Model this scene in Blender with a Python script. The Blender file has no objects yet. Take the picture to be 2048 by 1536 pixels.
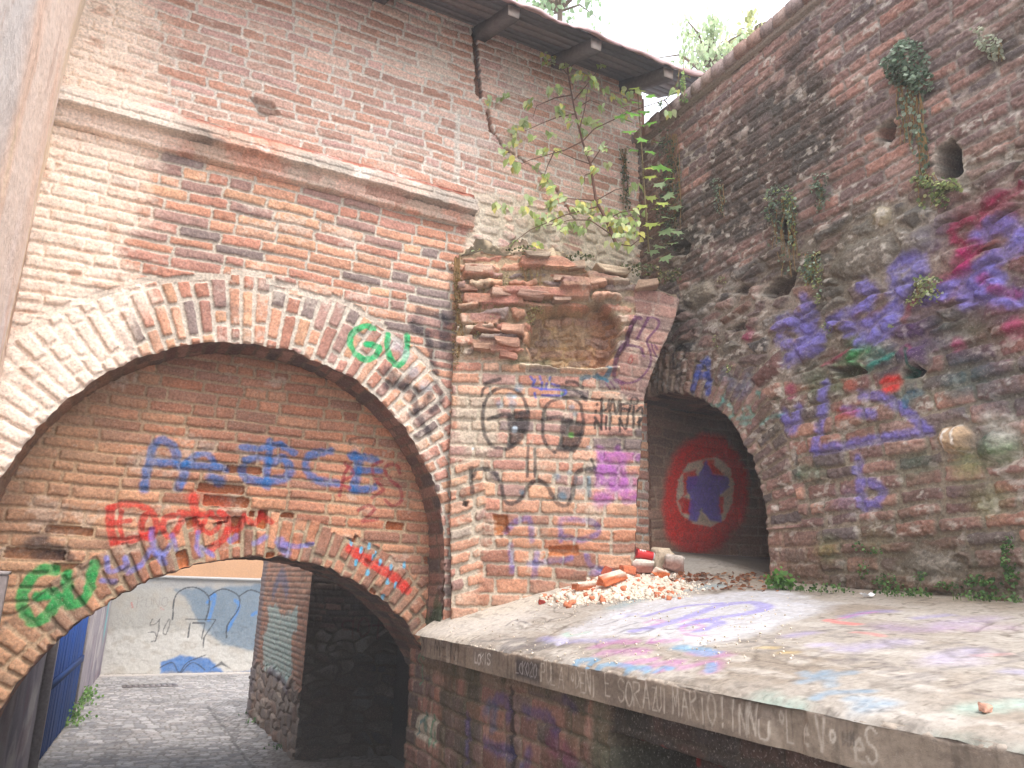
import bpy, bmesh, math, random
import numpy as np
from types import SimpleNamespace as NS
random.seed(7)
# ------------------------------------------------------------------ camera, world, sun, exposure
FPX = 1530.; PITCH = math.radians(14.9); ROLL = math.radians(1.75); EYE = np.array([0, 0, 2.3])
CF = np.array([0, math.cos(PITCH), math.sin(PITCH)]); U0 = np.array([0, -math.sin(PITCH), math.cos(PITCH)]); R0 = np.array([1., 0, 0])
CR = R0*math.cos(ROLL)+U0*math.sin(ROLL); CU = U0*math.cos(ROLL)-R0*math.sin(ROLL)
sc = bpy.context.scene
cd = bpy.data.cameras.new('camera'); cam = bpy.data.objects.new('camera', cd); sc.collection.objects.link(cam)
from mathutils import Matrix, Vector, Quaternion
m3 = Matrix((CR, CU, -CF)).transposed()
cam.matrix_world = Matrix.Translation(Vector(EYE)) @ m3.to_4x4()
cd.sensor_fit = 'HORIZONTAL'; cd.sensor_width = 36; cd.lens = 36*FPX/2048; cd.clip_start = .05; cd.clip_end = 500
sc.camera = cam
SUN_EL, SUN_AZ = math.radians(60), math.radians(148)      # azimuth clockwise from +Y: behind and to the right
w = bpy.data.worlds.new('World'); sc.world = w; w.use_nodes = True
nt = w.node_tree; nt.nodes.clear()
sky = nt.nodes.new('ShaderNodeTexSky'); sky.sky_type = 'NISHITA'; sky.sun_disc = False
sky.sun_elevation = SUN_EL; sky.sun_rotation = SUN_AZ; sky.air_density = 1.0; sky.dust_density = 6.0; sky.ozone_density = .6
bg = nt.nodes.new('ShaderNodeBackground'); bg.inputs[1].default_value = .15
mxs = nt.nodes.new('ShaderNodeMixRGB'); mxs.inputs[0].default_value = .62; mxs.inputs[2].default_value = (8.3, 8.7, 9.3, 1)   # thin bright cloud veil over the blue
nt.links.new(sky.outputs[0], mxs.inputs[1])
ow = nt.nodes.new('ShaderNodeOutputWorld'); nt.links.new(mxs.outputs[0], bg.inputs[0]); nt.links.new(bg.outputs[0], ow.inputs[0])
sl = bpy.data.lights.new('sun', 'SUN'); sl.energy = 1.0; sl.angle = math.radians(24); sl.color = (1, .975, .95)
so = bpy.data.objects.new('sun', sl); sc.collection.objects.link(so)
sd_ = Vector((math.sin(SUN_AZ)*math.cos(SUN_EL), math.cos(SUN_AZ)*math.cos(SUN_EL), math.sin(SUN_EL)))
so.rotation_euler = sd_.to_track_quat('Z', 'Y').to_euler()
sc.view_settings.view_transform = 'Standard'; sc.view_settings.look = 'None'; sc.view_settings.gamma = 1
sc.view_settings.exposure = 1.36
sc.cycles.max_bounces = 5; sc.cycles.diffuse_bounces = 4

# ------------------------------------------------------------------ planes of the place
def ray(x, y): return CF+(x-1024)/FPX*CR+(768-y)/FPX*CU
class Pl:
    def __init__(s, O, d, n, v=(0, 0, 1)):
        s.O = np.array(O, float); s.d = np.array(d, float); s.n = np.array(n, float); s.v = np.array(v, float)
    def uv(s, x, y, off=0):
        r = ray(x, y); t = (s.n@(s.O+s.n*off-EYE))/(s.n@r); q = EYE+t*r-s.O
        return float(q@s.d), float(q@s.v)
    def P(s, u, v, h=0):
        u = np.asarray(u, float)[..., None]; v = np.asarray(v, float)[..., None]; h = np.asarray(h, float)[..., None]
        return s.O+u*s.d+v*s.v+h*s.n
A63 = math.radians(63.4)
D = np.array([math.sin(A63), math.cos(A63), 0]); NF = np.array([D[1], -D[0], 0])     # along the front wall, its normal
L = -NF                                                                            # the way the lane runs
K = np.array([1.12, 6.35, 0])
FRONT = Pl(K, -D, NF); RIGHT = Pl(K, -L, -D)
INF = Pl(K-NF*.3, -D, NF)
C1 = np.array([-.570, 5.504, 0]); EDGE = Pl(C1, -L, -D)
PIER = Pl([0, 5.5, 0], [1, 0, 0], [0, -1, 0])
NICHE = Pl(K+D*.7, -L, -D)

# ------------------------------------------------------------------ numpy noise and masonry layouts
_T = np.random.RandomState(3).rand(512, 512).astype(np.float32)*2-1
def vn(x, y, s=0):
    x = np.asarray(x, np.float32); y = np.asarray(y, np.float32)
    xf = np.floor(x); yf = np.floor(y); fx = x-xf; fy = y-yf
    fx = fx*fx*(3-2*fx); fy = fy*fy*(3-2*fy)
    xi = (xf.astype(np.int32)+s*37) & 511; yi = (yf.astype(np.int32)+s*91) & 511; x1 = (xi+1) & 511; y1 = (yi+1) & 511
    return (_T[xi, yi]*(1-fx)+_T[x1, yi]*fx)*(1-fy)+(_T[xi, y1]*(1-fx)+_T[x1, y1]*fx)*fy
def fbm(x, y, o=4, s=0):
    r = 0; a = .55
    for k in range(o):
        r = r+a*vn(x*2**k, y*2**k, s+k*5); a *= .55
    return r
def ss(a, b, x):
    t = np.clip((x-a)/(b-a), 0, 1); return t*t*(3-2*t)
def srgb(*c):
    c = np.array(c, float)/255; return np.where(c <= .04045, c/12.92, ((c+.055)/1.055)**2.4).astype(np.float32)
def lerp(a, b, t): return a*(1-t)+b*t
def mixc(col, c, t):
    t = np.asarray(t, np.float32)+np.zeros(col.shape[:-1], np.float32)
    return col*(1-t[..., None])+c*t[..., None]

def bricks(U, V, ch=.08, bl=.26, mort=.016, seed=1, wob=.012, rag=.005, hv=.12, rnd=.012, head=.25, drop=0.):
    """running courses of hand-made bricks: m inside mask, d distance in from the edge, r random numbers per brick"""
    r = np.random.RandomState(seed)
    Vw = V+wob*vn(U*1.3, V*1.1, seed)+wob*.35*vn(U*4, V*5, seed+9)
    Uw = U+rag*vn(U*38, V*38, seed+4)*1.2+.004*vn(U*12, V*60, seed+6)
    Vw = Vw+rag*vn(U*34, V*44, seed+2)
    v0 = float(Vw.min())-.3; n = int((float(Vw.max())-v0)/ch*1.15)+6
    hs = ch*(1+hv*(r.rand(n)*2-1)); cum = v0+np.concatenate([[0], np.cumsum(hs)])
    ci = np.clip(np.searchsorted(cum, Vw.ravel())-1, 0, n-1).reshape(Vw.shape)
    fv = Vw-cum[ci]; hh = hs[ci]
    u0 = float(Uw.min())-1; u1 = float(Uw.max())+1; nb = int((u1-u0)/(bl*.45))+4
    ls = np.where(r.rand(n, nb) < head, bl*.48, bl)*(1+.16*(r.rand(n, nb)*2-1))
    e = u0-r.rand(n, 1)*bl+np.concatenate([np.zeros((n, 1)), np.cumsum(ls, 1)], 1)
    BIG = (u1-u0)*4
    flat = (e+np.arange(n)[:, None]*BIG).ravel()
    key = (Uw+ci*BIG).ravel(); bi = np.clip(np.searchsorted(flat, key)-1, 0, flat.size-2)
    bw = (flat[bi+1]-flat[bi]).reshape(Uw.shape); fu = (key-flat[bi]).reshape(Uw.shape)
    R = r.rand(flat.size, 5).astype(np.float32)[bi].reshape(Uw.shape+(5,))
    mm = mort*(.7+.6*R[..., 4])
    du = np.minimum(fu, bw-fu)-mm/2; dv = np.minimum(fv, hh-fv)-mm/2
    a = np.maximum(rnd-du, 0); b = np.maximum(rnd-dv, 0)
    d = rnd-np.sqrt(a*a+b*b)
    d = np.where((du > rnd) & (dv > rnd), np.minimum(du, dv), d)
    tilt = (fv/hh-.5)*(R[..., 2]-.5)*.012+(fu/np.maximum(bw, .02)-.5)*(R[..., 3]-.5)*.012
    return NS(m=ss(-.0015, .0045, d), d=d, R=R, tilt=tilt, fv=fv/hh, fu=fu/np.maximum(bw, .02))

def stones(U, V, sx=.22, sy=.13, seed=5, gap=.02):
    x = U/sx+.35*vn(U*5, V*5, seed); y = V/sy+.35*vn(U*5, V*5, seed+3)
    r = np.random.RandomState(seed); J = r.rand(128, 128, 6).astype(np.float32)
    xi = np.floor(x).astype(int); yi = np.floor(y).astype(int)
    f1 = np.full(x.shape, 9., np.float32); f2 = f1.copy(); idx = np.zeros(x.shape, int); idy = idx.copy()
    for a in (-1, 0, 1):
        for b in (-1, 0, 1):
            j = J[(xi+a) & 127, (yi+b) & 127]
            dd = np.hypot(xi+a+.15+.7*j[..., 0]-x, yi+b+.15+.7*j[..., 1]-y)*(1-.35*j[..., 2]+.18)
            near = dd < f1
            f2 = np.where(near, f1, np.minimum(f2, dd)); idx = np.where(near, xi+a, idx); idy = np.where(near, yi+b, idy); f1 = np.where(near, dd, f1)
    R = J[idx & 127, idy & 127][..., 1:6]
    d = (f2-f1)*min(sx, sy)*.55-gap*.5
    return NS(m=ss(-.002, .008, d), d=d, R=R, tilt=0*d, fv=0*d, fu=0*d)

PAL = dict(
    pink=[(222, 172, 148), (216, 156, 126), (226, 182, 158), (208, 146, 116), (216, 164, 148), (204, 150, 126)],
    mixed=[(206, 142, 104), (198, 130, 94), (214, 156, 120), (188, 126, 104), (172, 128, 114), (140, 118, 112), (212, 152, 108), (196, 126, 96)],
    orange=[(196, 120, 72), (182, 106, 62), (204, 134, 86), (168, 100, 66), (188, 118, 78), (160, 104, 76)],
    dark=[(146, 98, 82), (132, 90, 78), (124, 92, 84), (154, 104, 84), (114, 90, 84), (104, 86, 82), (162, 116, 98)],
    stone=[(126, 116, 106), (108, 100, 92), (140, 126, 112), (96, 88, 84), (120, 92, 78), (150, 138, 122)],
    sett=[(150, 146, 142), (136, 132, 130), (160, 154, 150), (124, 120, 120), (146, 138, 132)])
SAT = .27
def bcol(lay, pal, U, V, seed=1, var=.16):
    P = np.array([srgb(*c) for c in PAL[pal]])
    c = P[(lay.R[..., 0]*len(P)).astype(int) % len(P)]
    k = 1+var*(lay.R[..., 1]*2-1)+.16*fbm(U*22, V*30, 3, seed)+.10*vn(U*90, V*90, seed+7)
    c = c*k[..., None]; g_ = c.mean(-1, keepdims=True); return lerp(c, g_, SAT)

# ------------------------------------------------------------------ a relief grid on a plane
class G:
    jf = .16
    def __init__(s, plane, u0, u1, v0, v1, step, off=0):
        s.pl = plane; s.off = off; s.step = step
        s.u = np.arange(u0, u1+step*.5, step); s.v = np.arange(v0, v1+step*.5, step)
        s.U, s.V = np.meshgrid(s.u, s.v, indexing='ij'); s.U = s.U.astype(np.float64); s.V = s.V.astype(np.float64)
        s.h = np.zeros(s.U.shape); s.col = np.ones(s.U.shape+(3,), np.float32)*.4
        s.lab = np.zeros(s.U.shape, np.int16); s.kill = np.zeros(s.U.shape, bool); s.pu = s.U; s.pv = s.V
    def lay(s, lay, mask, pal, mcol, seed=1, rel=.014, mrel=0., var=.16, bigrel=.006):
        U, V = s.U, s.V
        mc = np.array(srgb(*mcol))*(1+.13*fbm(U*9, V*9, 4, seed+20)+.08*vn(U*110, V*110, seed+21))[..., None]
        bc = bcol(lay, pal, U, V, seed, var)
        c = bc*lay.m[..., None]+mc*(1-lay.m[..., None])
        h = mrel+.004*fbm(U*18, V*18, 3, seed+22)+lay.m*(rel*(.75+.25*ss(0, .02, lay.d))+bigrel*(lay.R[..., 2]*2-1)+lay.tilt+.0035*fbm(U*30, V*30, 3, seed+23))
        t = mask if mask.dtype != bool else mask.astype(float)
        s.col = (s.col*(1-t[..., None])+c*t[..., None]).astype(np.float32); s.h = s.h*(1-t)+h*t
    def sub(s, lo, hi):
        i0, i1 = np.searchsorted(s.u, [lo[0], hi[0]]); j0, j1 = np.searchsorted(s.v, [lo[1], hi[1]])
        return slice(i0, i1), slice(j0, j1)
    def uvs(s, pts): return np.array([s.pl.uv(x, y, s.off) for x, y in pts])
    def stroke(s, pts, w, c, a=1., soft=.3, lab=0, smooth=True, uv=False, patch=.25, close=False):
        q = np.array(pts, float) if uv else s.uvs(pts)
        if close: q = np.vstack([q, q[:1]])
        if smooth and len(q) > 2:
            e = [q[0]]+list(q)+[q[-1]] if not close else [q[-2]]+list(q)+[q[1]]
            o = []
            for i in range(1, len(e)-2):
                p0, p1, p2, p3 = e[i-1], e[i], e[i+1], e[i+2]
                for t in np.linspace(0, 1, 7)[:-1]:
                    o.append(.5*(2*p1+(p2-p0)*t+(2*p0-5*p1+4*p2-p3)*t*t+(3*p1-p0-3*p2+p3)*t**3))
            q = np.array(o+[e[-2]])
        mg = w*1.2+.02; si, sj = s.sub(q.min(0)-mg, q.max(0)+mg)
        U = s.U[si, sj]; V = s.V[si, sj]
        if U.size == 0: return
        d = np.full(U.shape, 9.)
        for p, r in zip(q[:-1], q[1:]):
            e = r-p; t = np.clip(((U-p[0])*e[0]+(V-p[1])*e[1])/max(e@e, 1e-9), 0, 1)
            d = np.minimum(d, np.hypot(U-p[0]-t*e[0], V-p[1]-t*e[1]))
        d = d+w*.12*vn(U*40, V*40, 31)
        al = ss(w*.5*(1+soft), w*.5*(1-soft), d)*a
        s._apply(si, sj, al, c, lab, patch)
    def _apply(s, si, sj, al, c, lab, patch):
        U = s.U[si, sj]; V = s.V[si, sj]
        if getattr(s, 'mask', None) is not None: al = al*(1-s.jf+s.jf*s.mask[si, sj])
        al = al*np.clip(1-patch*(.5+.9*fbm(U*30, V*30, 3, 41)), 0, 1)
        cc = srgb(*c)*(1+.10*vn(U*60, V*60, 43))[..., None]
        s.col[si, sj] = s.col[si, sj]*(1-al[..., None])+cc*al[..., None]
        if lab: s.lab[si, sj] = np.where(al > .42*min(1, al.max()), lab, s.lab[si, sj])
    def fill(s, pts, c, a=1., soft=.02, lab=0, uv=False, patch=.2, rough=.01, dh=None, freq=9):
        q = np.array(pts, float) if uv else s.uvs(pts)
        mg = soft*2+rough*2+.02; si, sj = s.sub(q.min(0)-mg, q.max(0)+mg)
        U = s.U[si, sj]; V = s.V[si, sj]
        if U.size == 0: return
        sd = psd(q, U, V)+rough*fbm(U*freq, V*freq, 4, 51)
        al = ss(soft, -soft, sd)*a
        if c is not None: s._apply(si, sj, al, c, lab, patch)
        elif lab: s.lab[si, sj] = np.where(al > .5*a, lab, s.lab[si, sj])
        if dh is not None: s.h[si, sj] += dh*ss(.006, -.02, sd)
    def blob(s, x, y, r, c, a=1., lab=0, soft=.5, asp=1., patch=.3):
        cu, cv = s.pl.uv(x, y, s.off); si, sj = s.sub((cu-r*1.6*max(asp, 1), cv-r*1.6*max(asp, 1)), (cu+r*1.6*max(asp, 1), cv+r*1.6*max(asp, 1)))
        U = s.U[si, sj]; V = s.V[si, sj]
        if U.size == 0: return
        d = np.hypot((U-cu)/asp, V-cv)+r*.35*fbm(U*11, V*11, 3, 61)
        s._apply(si, sj, ss(r*(1+soft), r*(1-soft), d)*a, c, lab, patch)
    def snap(s, sd):
        gu, gv = np.gradient(sd, s.step); n = np.maximum(np.hypot(gu, gv), .3); b = (sd < 0) & (sd > -1.6*s.step)
        s.pu = np.where(b, s.pu-sd*gu/n**2, s.pu); s.pv = np.where(b, s.pv-sd*gv/n**2, s.pv)
        s.h = s.h*ss(-.2*s.step, 1.6*s.step, sd) if True else s.h
        s.kill |= sd <= -1.6*s.step; s.inside = getattr(s, 'inside', np.zeros(s.U.shape, bool)) | (sd < 0)
    def build(s, root, parts, mat):
        """parts: {label number: name}; faces go to the part of their majority label"""
        P = s.pl.P(s.pu, s.pv, s.h+s.off)
        inside = getattr(s, 'inside', s.kill)
        k = s.kill; i = inside
        bad = k[:-1, :-1] | k[1:, :-1] | k[:-1, 1:] | k[1:, 1:] | (i[:-1, :-1] & i[1:, :-1] & i[:-1, 1:] & i[1:, 1:])
        flip = (np.cross(s.pl.d, s.pl.v)@s.pl.n) < 0
        gridmesh(P, s.col, ~bad, s.lab, root, parts, mat, flip)

def psd(q, U, V):
    d = np.full(U.shape, 9.); ins = np.zeros(U.shape, bool); n = len(q)
    for i in range(n):
        p, r = q[i], q[(i+1) % n]; e = r-p; t = np.clip(((U-p[0])*e[0]+(V-p[1])*e[1])/max(e@e, 1e-9), 0, 1)
        d = np.minimum(d, np.hypot(U-p[0]-t*e[0], V-p[1]-t*e[1]))
        c = ((p[1] > V) != (r[1] > V)) & (U < (r[0]-p[0])*(V-p[1])/((r[1]-p[1]) or 1e-9)+p[0]); ins ^= c
    return np.where(ins, -d, d)

# ------------------------------------------------------------------ linking
def tag(o, label=None, cat=None, group=None, kind=None):
    if label: o['label'] = label
    if cat: o['category'] = cat
    if group: o['group'] = group
    if kind: o['kind'] = kind
    return o
def thing(name, label, cat, loc=(0, 0, 0), group=None, kind=None):
    o = bpy.data.objects.new(name, None); sc.collection.objects.link(o); o.location = loc; o.empty_display_size = .1
    return tag(o, label, cat, group, kind)
def link(name, V, F, mat, root=None, col=None, smooth=False):
    V = np.asarray(V, float)
    if root is not None:
        r = root; off = np.zeros(3)
        while r is not None: off = off+np.array(r.location); r = r.parent
        V = V-off
    me = bpy.data.meshes.new(name)
    F4 = np.asarray(F, np.int32) if not isinstance(F, list) or (F and len({len(f) for f in F}) == 1) else None
    if F4 is not None:
        me.vertices.add(len(V)); me.vertices.foreach_set('co', V.astype(np.float32).ravel())
        n, k = F4.shape; me.loops.add(n*k); me.loops.foreach_set('vertex_index', F4.ravel())
        me.polygons.add(n); me.polygons.foreach_set('loop_start', np.arange(n, dtype=np.int32)*k)
        me.update(calc_edges=True)
    else:
        me.from_pydata([tuple(v) for v in V], [], F)
    if smooth: me.polygons.foreach_set('use_smooth', np.ones(len(me.polygons), bool))
    if col is not None:
        col = np.asarray(col, np.float32)
        if col.ndim == 1: col = np.tile(col, (len(V), 1))
        a = me.color_attributes.new('Col', 'FLOAT_COLOR', 'POINT')
        a.data.foreach_set('color', np.hstack([np.clip(col, 0.001, 1), np.ones((len(V), 1), np.float32)]).astype(np.float32).ravel())
    me.materials.append(mat); o = bpy.data.objects.new(name, me); sc.collection.objects.link(o)
    if root is not None: o.parent = root
    return o
def gridmesh(P, col, keep, lab, root, parts, mat, flip=False, smooth=True):
    a, b = P.shape[:2]; idx = np.arange(a*b).reshape(a, b)
    q = np.stack([idx[:-1, :-1], idx[1:, :-1], idx[1:, 1:], idx[:-1, 1:]], -1)
    if flip: q = q[..., ::-1]
    Pf = P.reshape(-1, 3); Cf = col.reshape(-1, 3); out = {}
    fl = lab[:-1, :-1] if lab is not None else np.zeros((a-1, b-1), int)
    for L_, nm in parts.items():
        sel = keep & (fl == L_)
        F = q[sel]
        if not len(F): continue
        u, inv = np.unique(F.ravel(), return_inverse=True)
        out[L_] = link(nm[0] if isinstance(nm, tuple) else nm, Pf[u], inv.reshape(-1, 4), mat, root, Cf[u], smooth)
        if isinstance(nm, tuple): out[L_]['label'] = nm[1]
    return out
def boxm(lo, hi, bev=0):
    x0, y0, z0 = lo; x1, y1, z1 = hi
    v = [(x0, y0, z0), (x1, y0, z0), (x1, y1, z0), (x0, y1, z0), (x0, y0, z1), (x1, y0, z1), (x1, y1, z1), (x0, y1, z1)]
    return np.array(v, float), [(0, 3, 2, 1), (4, 5, 6, 7), (0, 1, 5, 4), (1, 2, 6, 5), (2, 3, 7, 6), (3, 0, 4, 7)]
class MB:
    def __init__(s): s.V = []; s.F = []; s.C = []; s.n = 0
    def add(s, V, F, c=(.5, .5, .5)):
        V = np.asarray(V, float); s.V.append(V); s.F += [tuple(i+s.n for i in f) for f in F]; s.n += len(V)
        c = np.asarray(c, np.float32); s.C.append(np.tile(c, (len(V), 1)) if c.ndim == 1 else c)
    def box(s, O, ax, ay, az, c=(.5, .5, .5), jit=0):
        O, ax, ay, az = map(np.asarray, (O, ax, ay, az)); v, f = boxm((0, 0, 0), (1, 1, 1))
        P = O+v[:, :1]*ax+v[:, 1:2]*ay+v[:, 2:]*az
        if jit: P = P+np.random.RandomState(s.n).uniform(-jit, jit, P.shape)
        s.add(P, f, c)
    def tube(s, pts, r0, r1, c=(.3, .2, .1), n=6):
        pts = [np.asarray(p, float) for p in pts]; V = []; F = []; m = len(pts)
        for i, p in enumerate(pts):
            t = pts[min(i+1, m-1)]-pts[max(i-1, 0)]; t = t/(np.linalg.norm(t)+1e-9)
            a = np.cross(t, (0.3, .9, .1)); a /= np.linalg.norm(a)+1e-9; b = np.cross(t, a); r = r0+(r1-r0)*i/(m-1)
            for k in range(n): V.append(p+r*(math.cos(6.2832*k/n)*a+math.sin(6.2832*k/n)*b))
        for i in range(m-1):
            for k in range(n): F.append((i*n+k, i*n+(k+1) % n, (i+1)*n+(k+1) % n, (i+1)*n+k))
        s.add(V, F, c)
    def build(s, name, mat, root=None, smooth=False): return link(name, np.vstack(s.V), s.F, mat, root, np.vstack(s.C), smooth)

# ------------------------------------------------------------------ materials
def mat_col(name, rough=.92, spec=.12, n1=60, n2=260, amt=.22, bump=.5, bd=.004, trans=0., fleck=0.):
    m = bpy.data.materials.new(name); m.use_nodes = True; t = m.node_tree; N = t.nodes; K_ = t.links
    b = N['Principled BSDF']; b.inputs['Roughness'].default_value = rough; b.inputs['Specular IOR Level'].default_value = spec
    at = N.new('ShaderNodeAttribute'); at.attribute_name = 'Col'
    tc = N.new('ShaderNodeTexCoord')
    a = N.new('ShaderNodeTexNoise'); a.inputs['Scale'].default_value = n1; a.inputs['Detail'].default_value = 5; K_.new(tc.outputs['Object'], a.inputs['Vector'])
    c = N.new('ShaderNodeTexNoise'); c.inputs['Scale'].default_value = n2; c.inputs['Detail'].default_value = 2; K_.new(tc.outputs['Object'], c.inputs['Vector'])
    mr = N.new('ShaderNodeMapRange'); mr.inputs['From Min'].default_value = .3; mr.inputs['From Max'].default_value = .7
    mr.inputs['To Min'].default_value = 1-amt; mr.inputs['To Max'].default_value = 1+amt; K_.new(a.outputs['Fac'], mr.inputs['Value'])
    vm = N.new('ShaderNodeVectorMath'); vm.operation = 'SCALE'; K_.new(at.outputs['Color'], vm.inputs[0]); K_.new(mr.outputs[0], vm.inputs['Scale'])
    if fleck:      # lime and grit flecks
        fn_ = N.new('ShaderNodeTexNoise'); fn_.inputs['Scale'].default_value = 95; fn_.inputs['Detail'].default_value = 6; fn_.inputs['Roughness'].default_value = .75; K_.new(tc.outputs['Object'], fn_.inputs['Vector'])
        f2 = N.new('ShaderNodeMapRange'); f2.inputs['From Min'].default_value = .56; f2.inputs['From Max'].default_value = .68; f2.inputs['To Max'].default_value = fleck; K_.new(fn_.outputs['Fac'], f2.inputs['Value'])
        f3 = N.new('ShaderNodeMapRange'); f3.inputs['From Min'].default_value = .44; f3.inputs['From Max'].default_value = .33; f3.inputs['To Max'].default_value = fleck*1.1; K_.new(fn_.outputs['Fac'], f3.inputs['Value'])
        m1 = N.new('ShaderNodeMixRGB'); m1.inputs[2].default_value = (.55, .48, .42, 1); K_.new(f2.outputs[0], m1.inputs[0]); K_.new(vm.outputs[0], m1.inputs[1])
        m2 = N.new('ShaderNodeMixRGB'); m2.inputs[2].default_value = (.05, .035, .03, 1); K_.new(f3.outputs[0], m2.inputs[0]); K_.new(m1.outputs[0], m2.inputs[1]); vm = m2
    K_.new(vm.outputs[0], b.inputs['Base Color'])
    if bump:
        ad = N.new('ShaderNodeMath'); ad.operation = 'MULTIPLY_ADD'; K_.new(c.outputs['Fac'], ad.inputs[0]); ad.inputs[1].default_value = .5; K_.new(a.outputs['Fac'], ad.inputs[2])
        bp = N.new('ShaderNodeBump'); bp.inputs['Strength'].default_value = bump; bp.inputs['Distance'].default_value = bd
        K_.new(ad.outputs[0], bp.inputs['Height']); K_.new(bp.outputs[0], b.inputs['Normal'])
    if trans:
        tr = N.new('ShaderNodeBsdfTranslucent'); mx = N.new('ShaderNodeMixShader'); mx.inputs[0].default_value = trans
        K_.new(vm.outputs[0], tr.inputs[0]); K_.new(b.outputs[0], mx.inputs[1]); K_.new(tr.outputs[0], mx.inputs[2]); K_.new(mx.outputs[0], N['Material Output'].inputs[0])
    return m
M_BRICK = mat_col('masonry', amt=.26, bump=.7, bd=.006, fleck=.5); M_PLASTER = mat_col('plaster', n1=30, n2=190, amt=.10, bump=.8, bd=.008, fleck=.12)
M_CONC = mat_col('concrete', n1=45, n2=300, amt=.14, bump=.6, bd=.004, rough=.9, fleck=.28)
M_LEAF = mat_col('leaf', rough=.55, spec=.35, n1=30, n2=90, amt=.15, bump=0, trans=.5)
M_WOOD = mat_col('wood', rough=.8, spec=.2, n1=30, n2=160, amt=.2, bump=.4, bd=.003)
M_STONE = mat_col('stone', n1=70, n2=300, amt=.2, bump=.6, bd=.004)
M_METAL = mat_col('painted_metal', rough=.4, spec=.5, n1=20, n2=90, amt=.06, bump=.1)
import time; _t0 = time.time()
def log(*a): print('T', round(time.time()-_t0, 1), *a)
def Z(x0, y0, s, pts): return [(x0+x/s, y0+y/s) for x, y in pts]
RED = (190, 52, 44); BLU = (28, 96, 160); BLK = (38, 36, 40); VIO = (104, 96, 178); GRN = (0, 168, 104)
RC, RZ, RR = 3.13, 2.45, 1.385         # big arch
SC_, SZ, SR = 2.93, .975, 1.475        # segmental passage arch in the infill wall
NC, NZ, NR = .2, 2.72, 1.16            # niche arch in the right wall
def archdist(U, V, c, zc, R, seed, amp=.014):
    th = np.arctan2(np.maximum(V-zc, 0), -(U-c))
    s = np.where(V > zc, R*th, np.where(U < c, math.pi*R+(zc-V), V-zc))
    n = amp*vn(s/.085, s*0+.5, seed)+amp*.7*vn(s/.03, s*0+.5, seed+1)
    return np.where(V > zc, np.hypot(U-c, V-zc), np.abs(U-c))-(R+n), s, th
def soffit(plane, c, zc, R, seed, depth, z0, root, name, pal='dark', mcol=(120, 104, 92), amp=.014, off=0, c0=0., c1=1., step=.012, dirt=.5, paint=None):
    tot = math.pi*R+2*(zc-z0); s = np.arange(-(zc-z0), math.pi*R+(zc-z0)+step, step); t = np.arange(0, depth+step, step)
    S, T = np.meshgrid(s, t, indexing='ij')
    n = amp*vn(S/.085, S*0+.5, seed)+amp*.7*vn(S/.03, S*0+.5, seed+1)
    lay = bricks(T, S, ch=.085, bl=.26, seed=seed+3, mort=.014)
    h = lay.m*.006+.004*(lay.R[..., 2]-.5)+.006*fbm(S*9, T*9, 3, seed)
    r = R+n*ss(.15, 0, T)-h*ss(0, .02, T)
    th = np.clip(S/R, 0, math.pi); ex = np.where(S < 0, S, np.where(S > math.pi*R, math.pi*R-S, 0))
    u = c-r*np.cos(th); v = zc+r*np.sin(th)+ex
    col = bcol(lay, pal, S, T, seed)*lay.m[..., None]+np.array(srgb(*mcol))*(1-lay.m[..., None])
    col = col*(1-.35*dirt*ss(-.2, .4, fbm(S*3, T*3, 3, seed+5)))[..., None]
    if paint: col = paint(col, S, T, u, v)
    P = plane.P(u, v, off-T)
    return gridmesh(P, col, np.ones((P.shape[0]-1, P.shape[1]-1), bool), None, root, {0: name}, M_BRICK)

# ================================================================== lane, ground
def px_ground(x, y, z=0):
    r = ray(x, y); t = (z-EYE[2])/r[2]; return EYE+t*r
gv = []
ground = link('ground', [(-45, -25, -.012), (45, -25, -.012), (45, 60, -.012), (-45, 60, -.012)], [(0, 1, 2, 3)], M_CONC, None, srgb(120, 116, 110)); tag(ground, kind='structure')
LP = Pl(K, -D, (0, 0, 1), L)            # lane sheet: u to the left, v along the lane
g = G(LP, 1.0, 4.75, -.5, 16.7, .022); g.pl.O = np.array([K[0], K[1], 0.])
g = G(LP, .2, 4.9, -1.2, 16.8, .024)
U, V = g.U, g.V
la = bricks(U, V, ch=.13, bl=.17, mort=.018, seed=81, wob=.05, rag=.006, hv=.2, head=.3, rnd=.02)
g.lay(la, np.ones(U.shape, bool), 'sett', (112, 106, 100), 81, rel=.012, bigrel=.004, var=.14)
lb = bricks(U*.8+V*.6, V*.8-U*.6, ch=.12, bl=.16, mort=.018, seed=83, wob=.03, rag=.006, hv=.2, head=.3, rnd=.02)
g.lay(lb, (U < 1.86+.02*vn(V*3, U, 3)) & (V < 11.5), 'sett', (92, 86, 80), 83, rel=.012, bigrel=.004)
e = np.abs(U-1.88-.02*vn(V*3, U, 3)); g.col[(e < .03) & (V < 11)] *= .6
wet = ss(.0, .5, fbm(U*1.5, V*.8, 4, 12)); g.col *= (1-.22*wet)[..., None]
edge = ss(.25, 0, 4.38-(V-6.6)*.069-U)*ss(4, 7, V); g.col = mixc(g.col, srgb(150, 140, 128), edge*.5*ss(-.3, .3, fbm(U*9, V*9, 3, 14)))
fedge = ss(15.9, 16.3, V); g.col = mixc(g.col, srgb(186, 176, 166), fedge*.7)
dust = ss(2.1, 1.3, U)*ss(8, 5, V); g.col = mixc(g.col, srgb(96, 80, 66), dust*.7)
g.build(None, {0: 'lane'}, M_STONE); lane = bpy.data.objects['lane']; tag(lane, kind='structure')
log('lane')

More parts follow.
